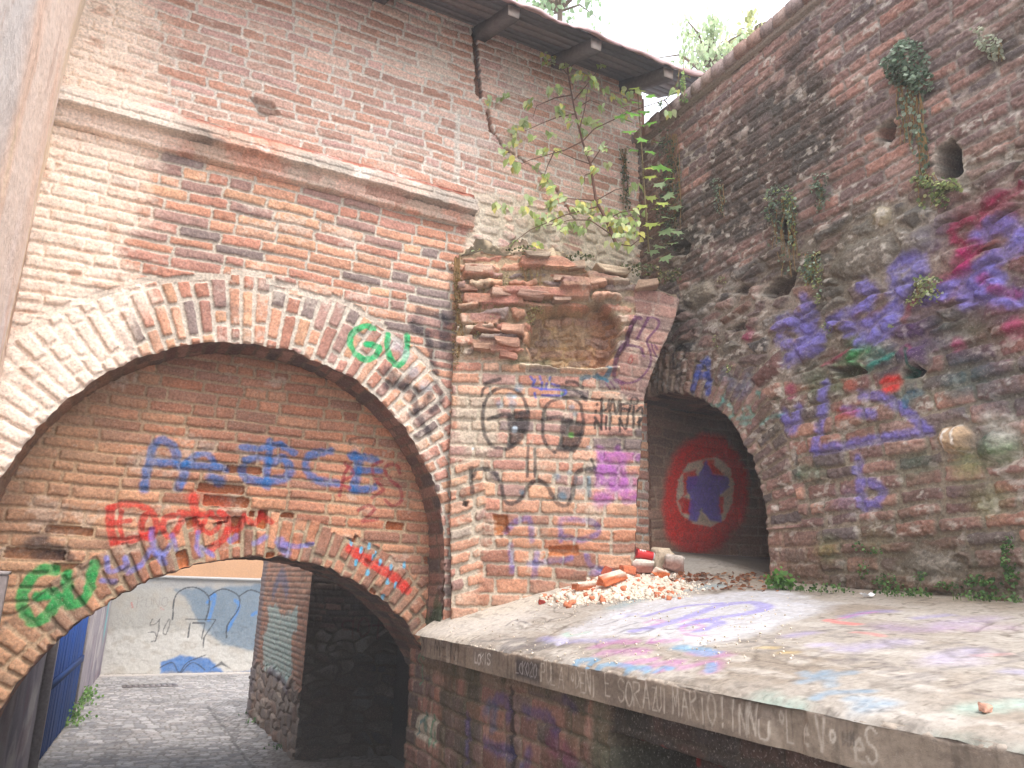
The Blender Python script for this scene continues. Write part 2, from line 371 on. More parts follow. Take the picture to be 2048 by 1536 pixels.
# ================================================================== front wall with the big arch
fw = thing('brick_wall', 'tall pale pink brick wall with a big round arch, a stone cornice and a crack', 'wall', tuple(K-D*2.3))
S0 = .006
g = G(FRONT, -.04, 4.72, 0, 6.975, S0); U, V = g.U, g.V
lay = bricks(U, V, ch=.076, bl=.30, mort=.016, seed=11, rag=.0035, wob=.016, hv=.18, rnd=.008)
up = V > 5.3
g.lay(lay, np.ones(U.shape, bool), 'mixed', (190, 180, 166), 11, rel=.013, bigrel=.006)
lay2 = bricks(U, V, ch=.076, bl=.31, mort=.018, seed=12, rag=.0045, wob=.02, hv=.16, rnd=.010)
g.lay(lay2, ss(5.2, 5.24, V+.0*U), 'pink', (218, 208, 196), 12, rel=.011, bigrel=.006)
crk = np.array([FRONT.uv(*p) for p in [(948, 60), (952, 110), (958, 190), (975, 225), (982, 260), (1010, 298), (1045, 320), (1080, 345), (1120, 390), (1150, 440)]])
lay3 = bricks(U, V, ch=.076, bl=.25, mort=.012, seed=13, rag=.0025, wob=.008, hv=.05)
cu = np.interp(V, crk[::-1, 1], crk[::-1, 0])
newb = (U < cu) & (V > 5.45)
g.lay(lay3, newb.astype(float), 'pink', (216, 206, 194), 13, rel=.008, bigrel=.003)
# rough mortar and rubble right of the cornice end, below the crack
rs = stones(U, V, .16, .09, 17); rub = ss(1.72, 1.62, U+.05*vn(U*9, V*9, 3))*ss(5.5, 5.25, V+.12*vn(U*5, V*5, 4))*ss(4.4, 4.6, V)
g.lay(rs, rub*1., 'pink', (200, 186, 166), 17, rel=.016, bigrel=.01)
g.col = mixc(g.col, srgb(202, 190, 172), .85*rub*ss(-.45, .1, fbm(U*6, V*7, 4, 19)+.3*(rs.R[..., 3]-.4)))
g.h = g.h+rub*.012*fbm(U*9, V*14, 4, 20)
# ring of the big arch
sd, s, th = archdist(U, V, RC, RZ, RR, 21)
r = np.hypot(U-RC, V-RZ); hi = V > RZ-.05
bid = np.floor(s/.17); jag = .05*vn(bid*3.7, bid*0+.5, 23)
ringo = RR+.44+jag
rl = bricks(r-RR, RR*1.12*th, ch=.088, bl=.25, mort=.021, seed=22, rag=.0035, wob=.01, head=.4)
ring = hi & (r < ringo)
g.lay(rl, ss(.0, .012, ringo-r)*hi, 'mixed', (200, 190, 176), 22, rel=.016, bigrel=.009)
mort = hi & (np.abs(r-ringo-.015) < .022)
g.col[mort] = srgb(190, 178, 164)*(1+.1*vn(U[mort]*60, V[mort]*60, 2))[:, None]
g.h[mort] = .004
# white efflorescence, soot, limewash
ef = ss(.22, .55, fbm(U*3, V*4, 5, 31)+.25*vn(U*50, V*50, 32)); g.col = mixc(g.col, srgb(218, 206, 192), ef*.4)
ef2 = ss(.25, .5, fbm(U*14, V*20, 4, 33))*ss(3.6, 4.2, r+.8*(U > 3.2)); g.col = mixc(g.col, srgb(222, 210, 196), .35*ef2)
dk = ss(.25, .6, fbm(U*5+3, V*12, 4, 34))*(V < 5)*(V > 3.9); g.col = mixc(g.col, srgb(84, 76, 78), .30*dk*ss(3.9, 3.4, U))
lw = ss(3.92, 4.2, U+.22*fbm(U*5, V*6, 4, 35)-.05*(V > 5.4)); g.col = mixc(g.col, srgb(246, 226, 208), .88*lw)
lwr = ss(3.75, 4.05, U+.12*fbm(U*5, V*6, 4, 36))*ring; g.col = mixc(g.col, srgb(246, 228, 212), .8*lwr)
g.h += .004*lw*fbm(U*20, V*20, 3, 37)
cr = lw*ss(.35, .5, fbm(U*7, V*20, 3, 38)); g.col = mixc(g.col, srgb(190, 140, 112), .5*cr)
# cornice
cw = (U > 1.66+.012*vn(V*60, U*4, 8)) & (V > 5.055) & (V < 5.36); CU_ = .012*vn(U*14, V*3, 42)+.006*vn(U*50, V*9, 43)
z = V+.012*vn(U*1.2, V*0, 41)+CU_*.5
prof = np.interp(z, [5.055, 5.060, 5.064, 5.150, 5.156, 5.162, 5.168, 5.262, 5.275, 5.36], [.0, .04, .062, .072, .070, .10, .145, .125, .11, .02])
cl = bricks(U, V-5.05, ch=.12, bl=.31, mort=.012, seed=44, wob=.0, hv=.02, rag=.004, head=.1)
pc = bcol(cl, 'pink', U, V, 45); pc = mixc(pc, srgb(196, 184, 168), .55*ss(-.2, .3, fbm(U*6, V*8, 4, 46)))
pc = mixc(pc, srgb(104, 98, 92), ss(-.2, .35, fbm(U*4, V*14, 5, 47)+.22*(3.0-U)*.4)*.8*(z > 5.15))
pc = mixc(pc, srgb(226, 222, 216), ss(.25, .5, fbm(U*5+9, V*9, 4, 48))*.7*(z > 5.17)*(U < 3.4))
pc = mixc(pc, srgb(178, 104, 84), ((V > 5.3)*.75*(fbm(U*8, V*30, 3, 49) > -.2)).astype(np.float32))
pc = mixc(pc, srgb(246, 228, 212), .8*ss(3.7, 4.1, U+.2*fbm(U*5, V*6, 3, 50)))
pc = mixc(pc, srgb(198, 188, 176), .55*(z > 5.158)*(z < 5.3)*ss(-.5, .1, fbm(U*3, V*3, 3, 55))); g.col[cw] = pc[cw]; g.h[cw] = (prof+.006*fbm(U*20, V*20, 3, 51)-.01*(1-cl.m))[cw]; g.lab[cw] = 2
g.lab[ring] = 1
# crack and old putlog hole
g.stroke(crk[:3], .055, (70, 60, 60), .9, .3, smooth=False, uv=True)
for a, b, wd in ((0, 3, .05), (3, 7, .035), (6, 10, .03)):
    q = crk[a:b].copy(); dq = np.full(U.shape, 9.)
    for p, rr in zip(q[:-1], q[1:]):
        e_ = rr-p; t = np.clip(((U-p[0])*e_[0]+(V-p[1])*e_[1])/(e_@e_), 0, 1); dq = np.minimum(dq, np.hypot(U-p[0]-t*e_[0], V-p[1]-t*e_[1]))
    dq = dq+.018*fbm(U*16, V*16, 3, 53)+.01*vn(U*50, V*50, 54)
    k = ss(wd*.5, wd*.25, dq); g.h -= .07*k; g.col = mixc(g.col, srgb(92, 76, 70), .8*k)
g.fill([(500, 195), (545, 205), (560, 232), (520, 232)], (120, 104, 92), .7, .02, dh=-.03)
g.stroke([(917, 225), (915, 260), (912, 300), (915, 330), (908, 360)], .05, (214, 206, 194), .8, .4, patch=.2)
g.mask = np.where(ring, rl.m, lay.m)
# graffiti: green GU, black smears
c4 = lambda p: Z(0, 550, 2.2756, p)
for st in ([(1700, 245), (1660, 235), (1610, 260), (1590, 300), (1610, 350), (1650, 385), (1700, 375), (1722, 345), (1715, 325), (1665, 318)],
           [(1765, 275), (1760, 320), (1775, 380), (1810, 410), (1840, 385), (1852, 330), (1852, 275)]):
    g.stroke(c4(st), .045, GRN, .95, .25, lab=3, patch=.1)
for st, wd in (([(1880, 230), (1930, 260), (2030, 270)], .07), ([(1900, 160), (2000, 190), (2040, 215)], .05), ([(2020, 200), (2015, 330)], .06), ([(1940, 270), (1960, 350), (1980, 440)], .05),
               ([(1880, 440), (1830, 500), (1760, 500)], .06), ([(1760, 440), (1850, 520), (1950, 530)], .07), ([(1880, 560), (1900, 640), (1950, 720)], .05), ([(1950, 560), (1900, 620), (1860, 640)], .04),
               ([(1980, 490), (2010, 560), (1960, 620)], .04)):
    g.stroke(c4(st), wd*1.1, (46, 42, 50), .85, .6, lab=4, patch=.3)
for x, y, r_ in ((800, 690, .05), (835, 640, .06), (880, 640, .06)): g.blob(x, y, r_, (70, 66, 72), .45)
for x, y in ((812, 712), (828, 745), (850, 770), (790, 690)): g.blob(x, y, .05, (196, 196, 204), .5)
g.snap(sd)
g.build(fw, {0: 'wall_face', 1: 'arch_ring', 2: 'cornice', 3: ('graffiti', 'green spray letters GU on the big arch ring'), 4: ('graffiti', 'black smeared spray on the right end of the arch ring')}, M_BRICK)
soffit(FRONT, RC, RZ, RR, 21, .34, 0, fw, 'arch_soffit', paint=lambda c, S, T, u, v: mixc(mixc(c, srgb(160, 128, 98), .45*ss(3.5, 4.2, u)), srgb(30, 80, 44), .6*ss(.12, .06, np.abs(v-2.05)+.1*vn(u*0+S*9, T*9, 3))*(u < 2)))
# body of the wall behind its face (so it has depth from other sides)
mb = MB()
for lo, hi_ in (((-.1, 3.9), (4.72, 6.9)), ((-.1, 0), (1.6, 3.9)), ((4.56, 0), (4.72, 3.9))):
    O = FRONT.P(hi_[0], lo[1], -.9); mb.box(O, D*(hi_[0]-lo[0]), NF*.86, (0, 0, hi_[1]-lo[1]), srgb(150, 110, 90))
mb.build('wall_core', M_BRICK, fw)
log('front')

# ================================================================== infill wall with the passage arch
iw = thing('brick_wall', 'orange brick infill under the big arch, pierced by a low passage arch', 'wall', tuple(K-D*3.1-NF*.3))
g = G(INF, 1.62, 4.62, .6, 3.92, .006); U, V = g.U, g.V
lay = bricks(U, V, ch=.077, bl=.28, mort=.016, seed=61, rag=.003, wob=.014, hv=.14)
g.lay(lay, np.ones(U.shape, bool), 'orange', (166, 142, 116), 61, rel=.014, bigrel=.006)
miss = (lay.R[..., 3] < .05)*(lay.m > .5)*(V < 3.2)*(V > 2.3)
g.h -= .05*miss*lay.m; g.col = mixc(g.col, srgb(168, 92, 44), .7*miss)
sd, s, th = archdist(U, V, SC_, SZ, SR, 63, .018); r = np.hypot(U-SC_, V-SZ)
bid = np.floor(s/.15); ringo = SR+.29+.05*vn(bid*3.7, bid*0+.5, 64)
rl = bricks(r-SR, SR*1.1*th, ch=.086, bl=.24, mort=.021, seed=65, rag=.0035, wob=.01, head=.25)
ring = (r < ringo) & (V > SZ)
g.lay(rl, ss(0, .012, ringo-r)*(V > SZ), 'orange', (164, 146, 122), 65, rel=.018, bigrel=.012)
ms = (rl.R[..., 3] < .2)*ring*(U < 3.5)*(U > 2.1); g.h -= .06*ms*rl.m; g.col = mixc(g.col, srgb(176, 98, 44), .75*ms*rl.m)
g.col = mixc(g.col, srgb(196, 160, 126), .55*ss(3.4, 4.3, U+.2*fbm(U*4, V*5, 4, 66)))
gy = ring*ss(.0, .5, fbm(U*5, V*5, 4, 67)); g.col = mixc(g.col, srgb(128, 112, 100), .5*gy)
dk = ss(-.1, .4, fbm(U*2.5, V*4, 4, 68)+.25*(V > 3.2)); g.col = mixc(g.col, srgb(120, 90, 78), .3*dk)  # blotchy brown tone, painted darker up top as shade under the arch
ef = ss(.3, .6, fbm(U*4, V*6, 5, 69)+.2*vn(U*50, V*50, 32)); g.col = mixc(g.col, srgb(190, 172, 156), ef*.45)
g.lab[ring] = 1
g.mask = np.where(ring, rl.m, lay.m)
A_ = lambda p: Z(250, 830, 3.413, p)
for st, wd in (([(130, 510), (140, 420), (165, 330), (190, 220), (250, 170), (330, 220), (350, 300), (280, 325), (170, 325)], .055), ([(365, 490), (400, 420), (400, 340), (365, 350)], .06), ([(400, 340), (480, 280), (560, 270), (600, 320)], .045),
               ([(440, 340), (560, 350), (690, 370)], .05), ([(590, 430), (650, 450)], .07), ([(985, 180), (975, 300), (965, 400), (970, 490)], .05), ([(800, 220), (920, 230), (1060, 200)], .05), ([(820, 310), (900, 290), (990, 310)], .05),
               ([(800, 360), (830, 430), (930, 450), (1060, 440), (1130, 390), (1080, 300), (990, 330)], .06), ([(1080, 220), (1150, 260)], .05), ([(1400, 250), (1270, 270), (1230, 330), (1250, 400), (1330, 450), (1450, 470)], .055),
               ([(1560, 280), (1590, 330), (1580, 420), (1560, 500)], .075), ([(1540, 280), (1640, 290), (1710, 310)], .055), ([(1560, 390), (1640, 380), (1740, 380)], .05), ([(1550, 510), (1630, 510), (1700, 495)], .055)):
    g.stroke(A_(st), wd, BLU, .88, .45, lab=2, patch=.35)
for st, wd in (([(505, 1060), (500, 1130), (515, 1215)], .05), ([(552, 1075), (545, 1140), (558, 1190)], .03), ([(495, 1060), (560, 1045), (640, 1050), (695, 1090), (710, 1150), (690, 1195), (650, 1180), (645, 1130), (665, 1090)], .042), ([(515, 1215), (600, 1205), (660, 1185), (690, 1160)], .045), ([(500, 1130), (590, 1120)], .03),
               ([(790, 1095), (750, 1110), (742, 1160), (770, 1190), (800, 1165), (830, 1110)], .042), ([(880, 1010), (885, 1060), (905, 1165)], .055), ([(815, 1082), (900, 1092), (960, 1085)], .042), ([(940, 1100), (920, 1150), (960, 1175), (1000, 1130), (960, 1090)], .032), ([(1000, 1080), (1040, 1125), (1025, 1190), (960, 1245)], .05),
               ([(1035, 1160), (1090, 1150), (1110, 1095)], .042), ([(1110, 1110), (1160, 1132), (1195, 1080)], .042), ([(1185, 1080), (1235, 1125)], .042)):
    g.stroke(c4(st), wd, RED, .9, .3, lab=3, patch=.2)
g.stroke(A_([(450, 560), (530, 560), (690, 600)]), .09, (200, 70, 56), .4, .5, lab=3)
for st in ([(1540, 330), (1500, 400), (1460, 550)], [(1500, 330), (1560, 400), (1480, 460), (1530, 500)], [(1750, 320), (1690, 350), (1700, 430), (1750, 430)], [(1720, 460), (1760, 510), (1690, 560)], [(1870, 400), (1860, 350), (1800, 340), (1770, 380), (1820, 450), (1880, 510), (1880, 590), (1820, 620), (1770, 580)],
           [(1590, 650), (1660, 620), (1700, 640), (1650, 700), (1620, 730), (1720, 710)]):
    g.stroke(A_(st), .026, (140, 36, 50), .8, .35, lab=4, patch=.3)
g.stroke(A_([(1540, 200), (1540, 165), (1690, 160), (1690, 220)]), .018, BLK, .6, .4)
B_ = lambda p: Z(0, 1100, 3.938, p)
for st, wd in (([(430, 160), (330, 160), (230, 240), (180, 350), (190, 470), (260, 560), (350, 530), (440, 420), (430, 340), (300, 370)], .062), ([(530, 190), (530, 300), (550, 430), (640, 400), (700, 320), (740, 110)], .062)):
    g.stroke(B_(st), wd, (8, 150, 76), .93, .3, lab=5, patch=.12)
VB = (104, 122, 206)
for st, wd in (([(840, 60), (860, 170), (960, 140)], .03), ([(800, 240), (900, 250)], .035), ([(990, 60), (1010, 170), (1100, 120)], .035), ([(1180, 0), (1120, 110), (1060, 160)], .03), ([(1210, 10), (1290, 100)], .04), ([(1340, -40), (1300, 20)], .03)):
    g.stroke(B_(st), wd, VB, .7, .5, lab=6, patch=.5)
for st, wd in (([(500, 800), (490, 900), (520, 960)], .03), ([(600, 960), (520, 900)], .03), ([(720, 860), (760, 830)], .04), ([(880, 880), (960, 830)], .035), ([(1050, 860), (1100, 940)], .06), ([(180, 780), (200, 900), (260, 960)], .035), ([(1280, 880), (1160, 900), (1100, 880)], .03), ([(320, 820), (350, 920)], .03)):
    g.stroke(A_(st), wd, VB, .75, .55, lab=6, patch=.5)
g.stroke([(700, 1098), (740, 1125), (780, 1150), (812, 1178)], .075, (196, 46, 40), .93, .25, lab=7, patch=.15)
for x, y in ((703, 1085), (722, 1100), (712, 1125), (745, 1115), (735, 1145), (760, 1125), (780, 1135), (808, 1130), (790, 1170), (775, 1162), (765, 1195), (750, 1108), (738, 1092)): g.stroke([(x, y-4), (x-1, y+4)], .022, (86, 176, 214), .95, .3, smooth=False)
g.stroke([(90, 1075), (60, 1090), (130, 1100)], .06, (50, 48, 54), .8, .6); g.stroke([(70, 1110), (140, 1115)], .05, (60, 56, 62), .75, .6)
g.snap(sd)
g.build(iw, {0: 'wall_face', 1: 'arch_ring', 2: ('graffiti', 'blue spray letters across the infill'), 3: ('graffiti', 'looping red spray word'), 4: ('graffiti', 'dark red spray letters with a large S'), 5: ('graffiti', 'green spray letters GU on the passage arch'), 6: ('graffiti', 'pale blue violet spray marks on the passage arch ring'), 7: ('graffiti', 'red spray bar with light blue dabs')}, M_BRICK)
soffit(INF, SC_, SZ, SR, 63, .62, 0, iw, 'arch_soffit', amp=.018, dirt=1.)
mb = MB()          # vault body behind, keeps the passage dark
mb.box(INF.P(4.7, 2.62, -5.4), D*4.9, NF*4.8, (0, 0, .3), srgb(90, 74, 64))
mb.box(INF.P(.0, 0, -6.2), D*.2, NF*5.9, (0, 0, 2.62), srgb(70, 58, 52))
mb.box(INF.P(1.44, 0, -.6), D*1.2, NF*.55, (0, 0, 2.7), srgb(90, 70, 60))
mb.build('vault', M_BRICK, iw)
log('infill')
# ================================================================== broken brick pier with the painted face
def outline_skirt(q, plane, depth, root, name, col, back=None):
    q = np.array(q); n = len(q); o = np.vstack([plane.P(q[:, 0], q[:, 1], -.0), plane.P(q[:, 0], q[:, 1], -depth)])
    return link(name, o, [(i, (i+1) % n, n+(i+1) % n, n+i) for i in range(n)], M_BRICK, root, col)
pr = thing('brick_pier', 'broken brick pier with a spray painted face, ragged ruined top', 'pier', (.3, 5.6, 2.1))
POUT = [PIER.uv(*p) for p in [(903, 1262), (901, 1100), (900, 900), (905, 740), (914, 640), (918, 512), (960, 505), (1010, 512), (1060, 500), (1120, 515), (1180, 548), (1225, 560), (1265, 568), (1320, 583), (1360, 598), (1352, 632), (1326, 690), (1304, 745), (1289, 792), (1284, 850), (1280, 920), (1274, 1000), (1272, 1060), (1270, 1165)]]
g = G(PIER, -.55, 1.42, 1.85, 5.0, .0058); U, V = g.U, g.V
low = ss(3.98, 3.90, V+.03*fbm(U*6, V*6, 3, 5)-.02)
lay = bricks(U, V, ch=.093, bl=.24, mort=.019, seed=91, rag=.005, wob=.02, hv=.14, rnd=.012)
g.lay(lay, np.ones(U.shape, bool), 'mixed', (182, 168, 150), 91, rel=.016, bigrel=.007)
top = bricks(U, V, ch=.086, bl=.3, mort=.03, seed=95, rag=.012, wob=.05, hv=.25, rnd=.025)
tm = 1-low
g.lay(top, tm, 'mixed', (164, 144, 118), 95, rel=.05, bigrel=.045)
g.h += tm*(.03*fbm(U*5, V*8, 3, 96)); g.col = mixc(g.col, srgb(140, 122, 100), .45*tm*ss(-.2, .3, fbm(U*6, V*8, 4, 97)))
# quoin block on the right with large tidy bricks, sloping
qv = V+.17*(U-.9); q2 = bricks(U, qv, ch=.105, bl=.24, mort=.016, seed=98, rag=.003, wob=.006, hv=.08, rnd=.01)
qx = np.interp(V, [3.6, 3.72, 3.95, 4.3, 4.75], [.80, .80, .78, .93, .90]); qm = ss(-.012, .012, U-qx)*ss(3.66, 3.70, V)
g.lay(q2, qm, 'dark', (150, 130, 120), 98, rel=.008, bigrel=.003); g.col = mixc(g.col, srgb(164, 128, 118), .35*qm)
# broken hole in the upper part
hole = [PIER.uv(*p) for p in [(1055, 625), (1110, 612), (1165, 618), (1200, 598), (1235, 632), (1243, 660), (1232, 700), (1212, 738), (1150, 742), (1060, 728), (1052, 690), (1062, 660)]]
sdh = psd(np.array(hole), U, V)+.02*fbm(U*9, V*9, 4, 99); hm = ss(.01, -.03, sdh)
hc = mixc(np.tile(srgb(160, 132, 104), U.shape+(1,)), srgb(190, 160, 122), ss(-.2, .3, fbm(U*5, V*5, 4, 101))); hc = mixc(hc, srgb(150, 104, 78), .8*ss(.55, .9, (U-.2)/.6+.3*fbm(U*6, V*6, 3, 102))); hb_ = bricks(U, V, ch=.08, bl=.2, mort=.02, seed=105, rag=.01, wob=.03); hc = mixc(hc, bcol(hb_, 'dark', U, V, 9), .55*hb_.m*(hb_.R[..., 1] > .35))
hs_ = stones(U, V, .12, .08, 103); hc = hc*(.8+.3*hs_.R[..., :1])
g.col = mixc(g.col, hc.astype(np.float32), hm); g.h = g.h*(1-hm)+hm*(-.16+.06*fbm(U*7, V*7, 4, 104)+.02*hs_.m+.03*hb_.m*(hb_.R[..., 2]))
# crumbled mortar bench under the hole, ledge courses proud of the hole
bench = ss(.03, 0, np.abs(V-3.9-.02*fbm(U*5, V*0, 3, 7)+.0))*(U > .05)*(U < .8); g.h += .05*bench; g.col = mixc(g.col, srgb(222, 204, 176), .8*bench)
for x0, x1, y, p_ in ((925, 990, 545, .09), (985, 1180, 588, .10), (1120, 1180, 575, .15), (1040, 1190, 527, .07), (920, 1000, 640, .06), (940, 1040, 690, .05), (1170, 1260, 560, .10), (925, 1050, 600, .07)):
    a = PIER.uv(x0, y); b = PIER.uv(x1, y)
    k = ss(-.01, .02, U-a[0]+.012*vn(V*50, U*9, 6))*ss(-.01, .02, b[0]-U+.012*vn(V*50, U*9, 16))*ss(.05, .034, np.abs(V-a[1]+.008*vn(U*20, V, 26)))
    g.h = g.h*(1-k)+k*(p_+.008*fbm(U*25, V*25, 3, int(x0))); g.col = mixc(g.col, srgb(150+(x0 % 30), 116, 100), .6*k)
for x, y, r_ in ((945, 668, .05), (1010, 720, .05), (960, 570, .05)): g.blob(x, y, r_, (196, 182, 158), .7, asp=1.6)
g.fill([(1010, 708), (1060, 712), (1100, 706), (1110, 724), (1020, 730)], (110, 108, 78), .8, .02)
# mortar patches on the left half, tilted bricks beside the arch
for poly in ([(915, 785), (985, 792), (1000, 830), (990, 900), (935, 905), (915, 870)], [(925, 910), (975, 905), (985, 960), (930, 985)], [(905, 1120), (930, 1150), (925, 1200), (905, 1200)], [(985, 1150), (1060, 1160), (1190, 1150), (1250, 1165), (1100, 1200), (980, 1200)], [(1200, 1090), (1262, 1090), (1262, 1130), (1200, 1135)]):
    g.fill(poly, (188, 176, 158), .85, .03, dh=-.008)
tb = bricks(U, V-.33*(U+.45), ch=.095, bl=.23, mort=.028, seed=106, rag=.006, wob=.01, rnd=.018)
tz = ss(.02, -.02, U+.17+.04*fbm(U*5, V*5, 3, 8))*ss(2.2, 2.3, V)*ss(3.25, 3.1, V); g.lay(tb, tz, 'mixed', (188, 176, 158), 106, rel=.02, bigrel=.008)
ob = ss(2.85, 2.7, V+.05*fbm(U*4, V*4, 3, 9)-.02)*ss(-.22, -.16, U)*lay.m; g.col = mixc(g.col, bcol(lay, 'orange', U, V, 92), .8*ob)
g.fill([(985, 1028), (1015, 1030), (1018, 1068), (990, 1070)], (170, 104, 52), .9, .008, dh=-.04)
g.fill([(1096, 1092), (1156, 1090), (1158, 1110), (1098, 1112)], (178, 108, 62), .9, .006, dh=-.03)
g.fill([(925, 1000), (938, 1003), (934, 1016), (924, 1012)], (60, 50, 46), .9, .008, dh=-.05)
ef = ss(.2, .55, fbm(U*5, V*6, 5, 107)+.2*vn(U*60, V*60, 32)); g.col = mixc(g.col, srgb(204, 190, 170), ef*.5*(1-hm))
gr = ss(.2, .6, fbm(U*6, V*7, 4, 108)); g.col = mixc(g.col, srgb(118, 106, 96), gr*.35)
ds = ss(2.3, 2.1, V-.2*U); g.col = mixc(g.col, srgb(186, 170, 150), .5*ds)
# painted face
g.mask = np.where(V > 3.95, 1, lay.m)
C_ = lambda p: Z(920, 700, 4.389, p)
g.jf = 0
g.fill(C_([(410, 560), (590, 550), (598, 640), (570, 720), (520, 800), (450, 860), (395, 880), (430, 760), (415, 650)]), (40, 40, 46), .92, .012, lab=1, rough=.008)
g.fill(C_([(880, 600), (960, 600), (1070, 640), (1078, 720), (1040, 830), (990, 895), (900, 900), (830, 890), (880, 760)]), (40, 40, 46), .92, .012, lab=1, rough=.008)
g.jf = .16
for st, wd in (([(210, 480), (200, 640), (225, 760), (290, 850), (390, 870)], .028), ([(210, 480), (260, 390), (340, 340), (430, 335), (520, 380), (575, 470), (600, 600), (575, 720), (500, 820), (400, 880)], .026),
               ([(250, 610), (360, 575), (470, 560), (595, 550)], .028), ([(730, 610), (850, 595), (900, 600)], .03), ([(725, 640), (740, 530), (790, 460), (880, 425), (980, 430), (1050, 480), (1075, 570), (1080, 680), (1050, 800), (1000, 890)], .026),
               ([(725, 640), (730, 760), (770, 850), (830, 900)], .026), ([(600, 850), (590, 980), (590, 1110)], .022), ([(655, 870), (660, 1000), (655, 1115)], .022),
               ([(100, 1040), (95, 1130), (110, 1250)], .03), ([(110, 1120), (150, 1060), (230, 1045), (310, 1090), (360, 1170), (375, 1260), (400, 1330), (460, 1350), (530, 1310), (580, 1220), (640, 1160), (700, 1150), (760, 1190), (810, 1280), (860, 1350), (930, 1365), (980, 1290), (1000, 1190), (1020, 1090), (1080, 1050), (1190, 1045)], .030),
               ([(1155, 960), (1185, 1050), (1210, 1140)], .022), ([(220, 300), (280, 275), (350, 260)], .03), ([(190, 400), (210, 340), (260, 320)], .022), ([(900, 335), (990, 350), (1060, 390), (1105, 445)], .03), ([(935, 290), (1010, 290), (1075, 330)], .026), ([(1060, 420), (1250, 440)], .014)):
    g.stroke(C_(st), wd, (44, 42, 46), .88, .45, lab=1, patch=.25)
g.blob(*C_([(480, 700)])[0], .022, (206, 222, 236), .95, soft=.4); g.blob(*C_([(478, 410)])[0], .016, (190, 210, 224), .8); g.blob(*C_([(975, 750)])[0], .02, (110, 176, 84), .95)
g.blob(*C_([(115, 865)])[0], .008, (220, 234, 244), .95); g.blob(*C_([(1130, 855)])[0], .012, (190, 206, 220), .7, asp=1.6)
for x, y, r_ in ((460, 480, .03), (350, 480, .025), (520, 330, .03), (440, 410, .03), (980, 510, .025), (1010, 560, .02)): g.blob(*C_([(x, y)])[0], r_, (84, 138, 168), .5)
g.stroke(C_([(1130, 1120), (1135, 1280)]), .03, (60, 128, 150), .65, .5); g.fill(C_([(1010, 1110), (1110, 1110), (1110, 1270), (1010, 1270)]), (90, 142, 160), .4, .03)
for x, y, r_ in ((850, 1110, .03), (900, 1290, .03), (960, 1080, .02), (540, 1250, .02)): g.blob(*C_([(x, y)])[0], r_, (64, 122, 146), .6)
for st in ([(620, 240), (640, 270)], [(700, 235), (705, 265)], [(790, 240), (785, 265)], [(660, 265), (640, 320), (690, 330)], [(720, 290), (715, 350)], [(760, 300), (755, 345)], [(800, 300), (870, 320)], [(700, 345), (910, 355), (900, 400), (720, 400)], [(655, 380), (665, 420)]): g.stroke(C_(st), .018, (58, 84, 178), .85, .4, lab=2)
g.blob(*C_([(895, 385)])[0], .01, (30, 130, 90), .9)
for st, wd in (([(1070, 250), (1130, 240)], .04), ([(1180, 240), (1260, 250), (1310, 190), (1290, 150)], .035), ([(1200, 220), (1290, 280)], .025)): g.stroke(C_(st), wd, (36, 112, 138), .85, .4)
# black marker tag
for st in ([(1240, 430), (1240, 520), (1240, 700)], [(1240, 530), (1290, 520), (1310, 440)], [(1310, 540), (1340, 440), (1370, 560), (1400, 450), (1410, 570)], [(1420, 480), (1490, 480), (1470, 580)], [(1430, 520), (1480, 530)], [(1520, 500), (1520, 680)], [(1550, 540), (1590, 510), (1600, 600), (1560, 640)], [(1575, 600), (1570, 690)],
           [(1180, 640), (1180, 690)], [(1180, 600), (1240, 690)], [(1280, 590), (1280, 700)], [(1320, 560), (1310, 700)], [(1400, 600), (1400, 720)], [(1400, 610), (1450, 700), (1470, 600)], [(1200, 480), (1200, 490)], [(1190, 540), (1190, 550)]): g.stroke(C_(st), .020, (34, 32, 36), .9, .35, lab=3, patch=.15)
g.stroke(C_([(1530, 415), (1560, 440), (1550, 475), (1510, 475), (1500, 440)]), .016, (34, 32, 36), .92, .3, lab=3, close=True)
for y in (740, 780): g.stroke(C_([(1310, y), (1380, y-5), (1440, y+30)]), .03, (56, 50, 54), .6, .5)
g.stroke(C_([(1380, 840), (1420, 830), (1435, 865), (1400, 880), (1370, 860)]), .02, (56, 50, 54), .8, .4, close=True)
g.stroke(C_([(1480, 730), (1590, 735)]), .035, (50, 46, 50), .6, .5); g.stroke(C_([(1450, 780), (1590, 790)]), .012, (50, 46, 50), .8, .4)
# magenta panel
for st in ([(1220, 870), (1290, 1000)], [(1380, 880), (1420, 1000)], [(1240, 930), (1230, 1090)], [(1240, 1050), (1420, 1070)], [(1330, 940), (1350, 1220)], [(1430, 1120), (1430, 1260)], [(1250, 1150), (1340, 1200), (1440, 1160)], [(1210, 1300), (1300, 1310)], [(1480, 1240), (1540, 1270)], [(1230, 1100), (1210, 1180)], [(1460, 930), (1560, 935)], [(1460, 1320), (1540, 1310)]):
    g.stroke(C_(st), .06, (168, 88, 176), .6, .6, lab=4, patch=.4)
for x, y in ((1270, 1070), (1400, 1150), (1400, 980), (1280, 950), (1330, 1240), (1500, 1150), (1230, 1310)): g.blob(*C_([(x, y)])[0], .06, (164, 96, 170), .45, lab=4)
# blue letters low on the face
H_ = lambda p: Z(850, 450, 1.92, p)
for st in ([(310, 1180), (350, 1140), (400, 1130), (410, 1210)], [(330, 1230), (335, 1330)], [(430, 1260), (420, 1350)], [(400, 1300), (500, 1290)], [(540, 1130), (640, 1140), (665, 1180), (600, 1210), (540, 1200)], [(620, 1270), (640, 1310), (720, 1330)], [(640, 1340), (690, 1330)], [(520, 1130), (520, 1210)], [(520, 1290), (560, 1280)]):
    g.stroke(H_(st), .04, (72, 84, 164), .6, .6, lab=5, patch=.5)
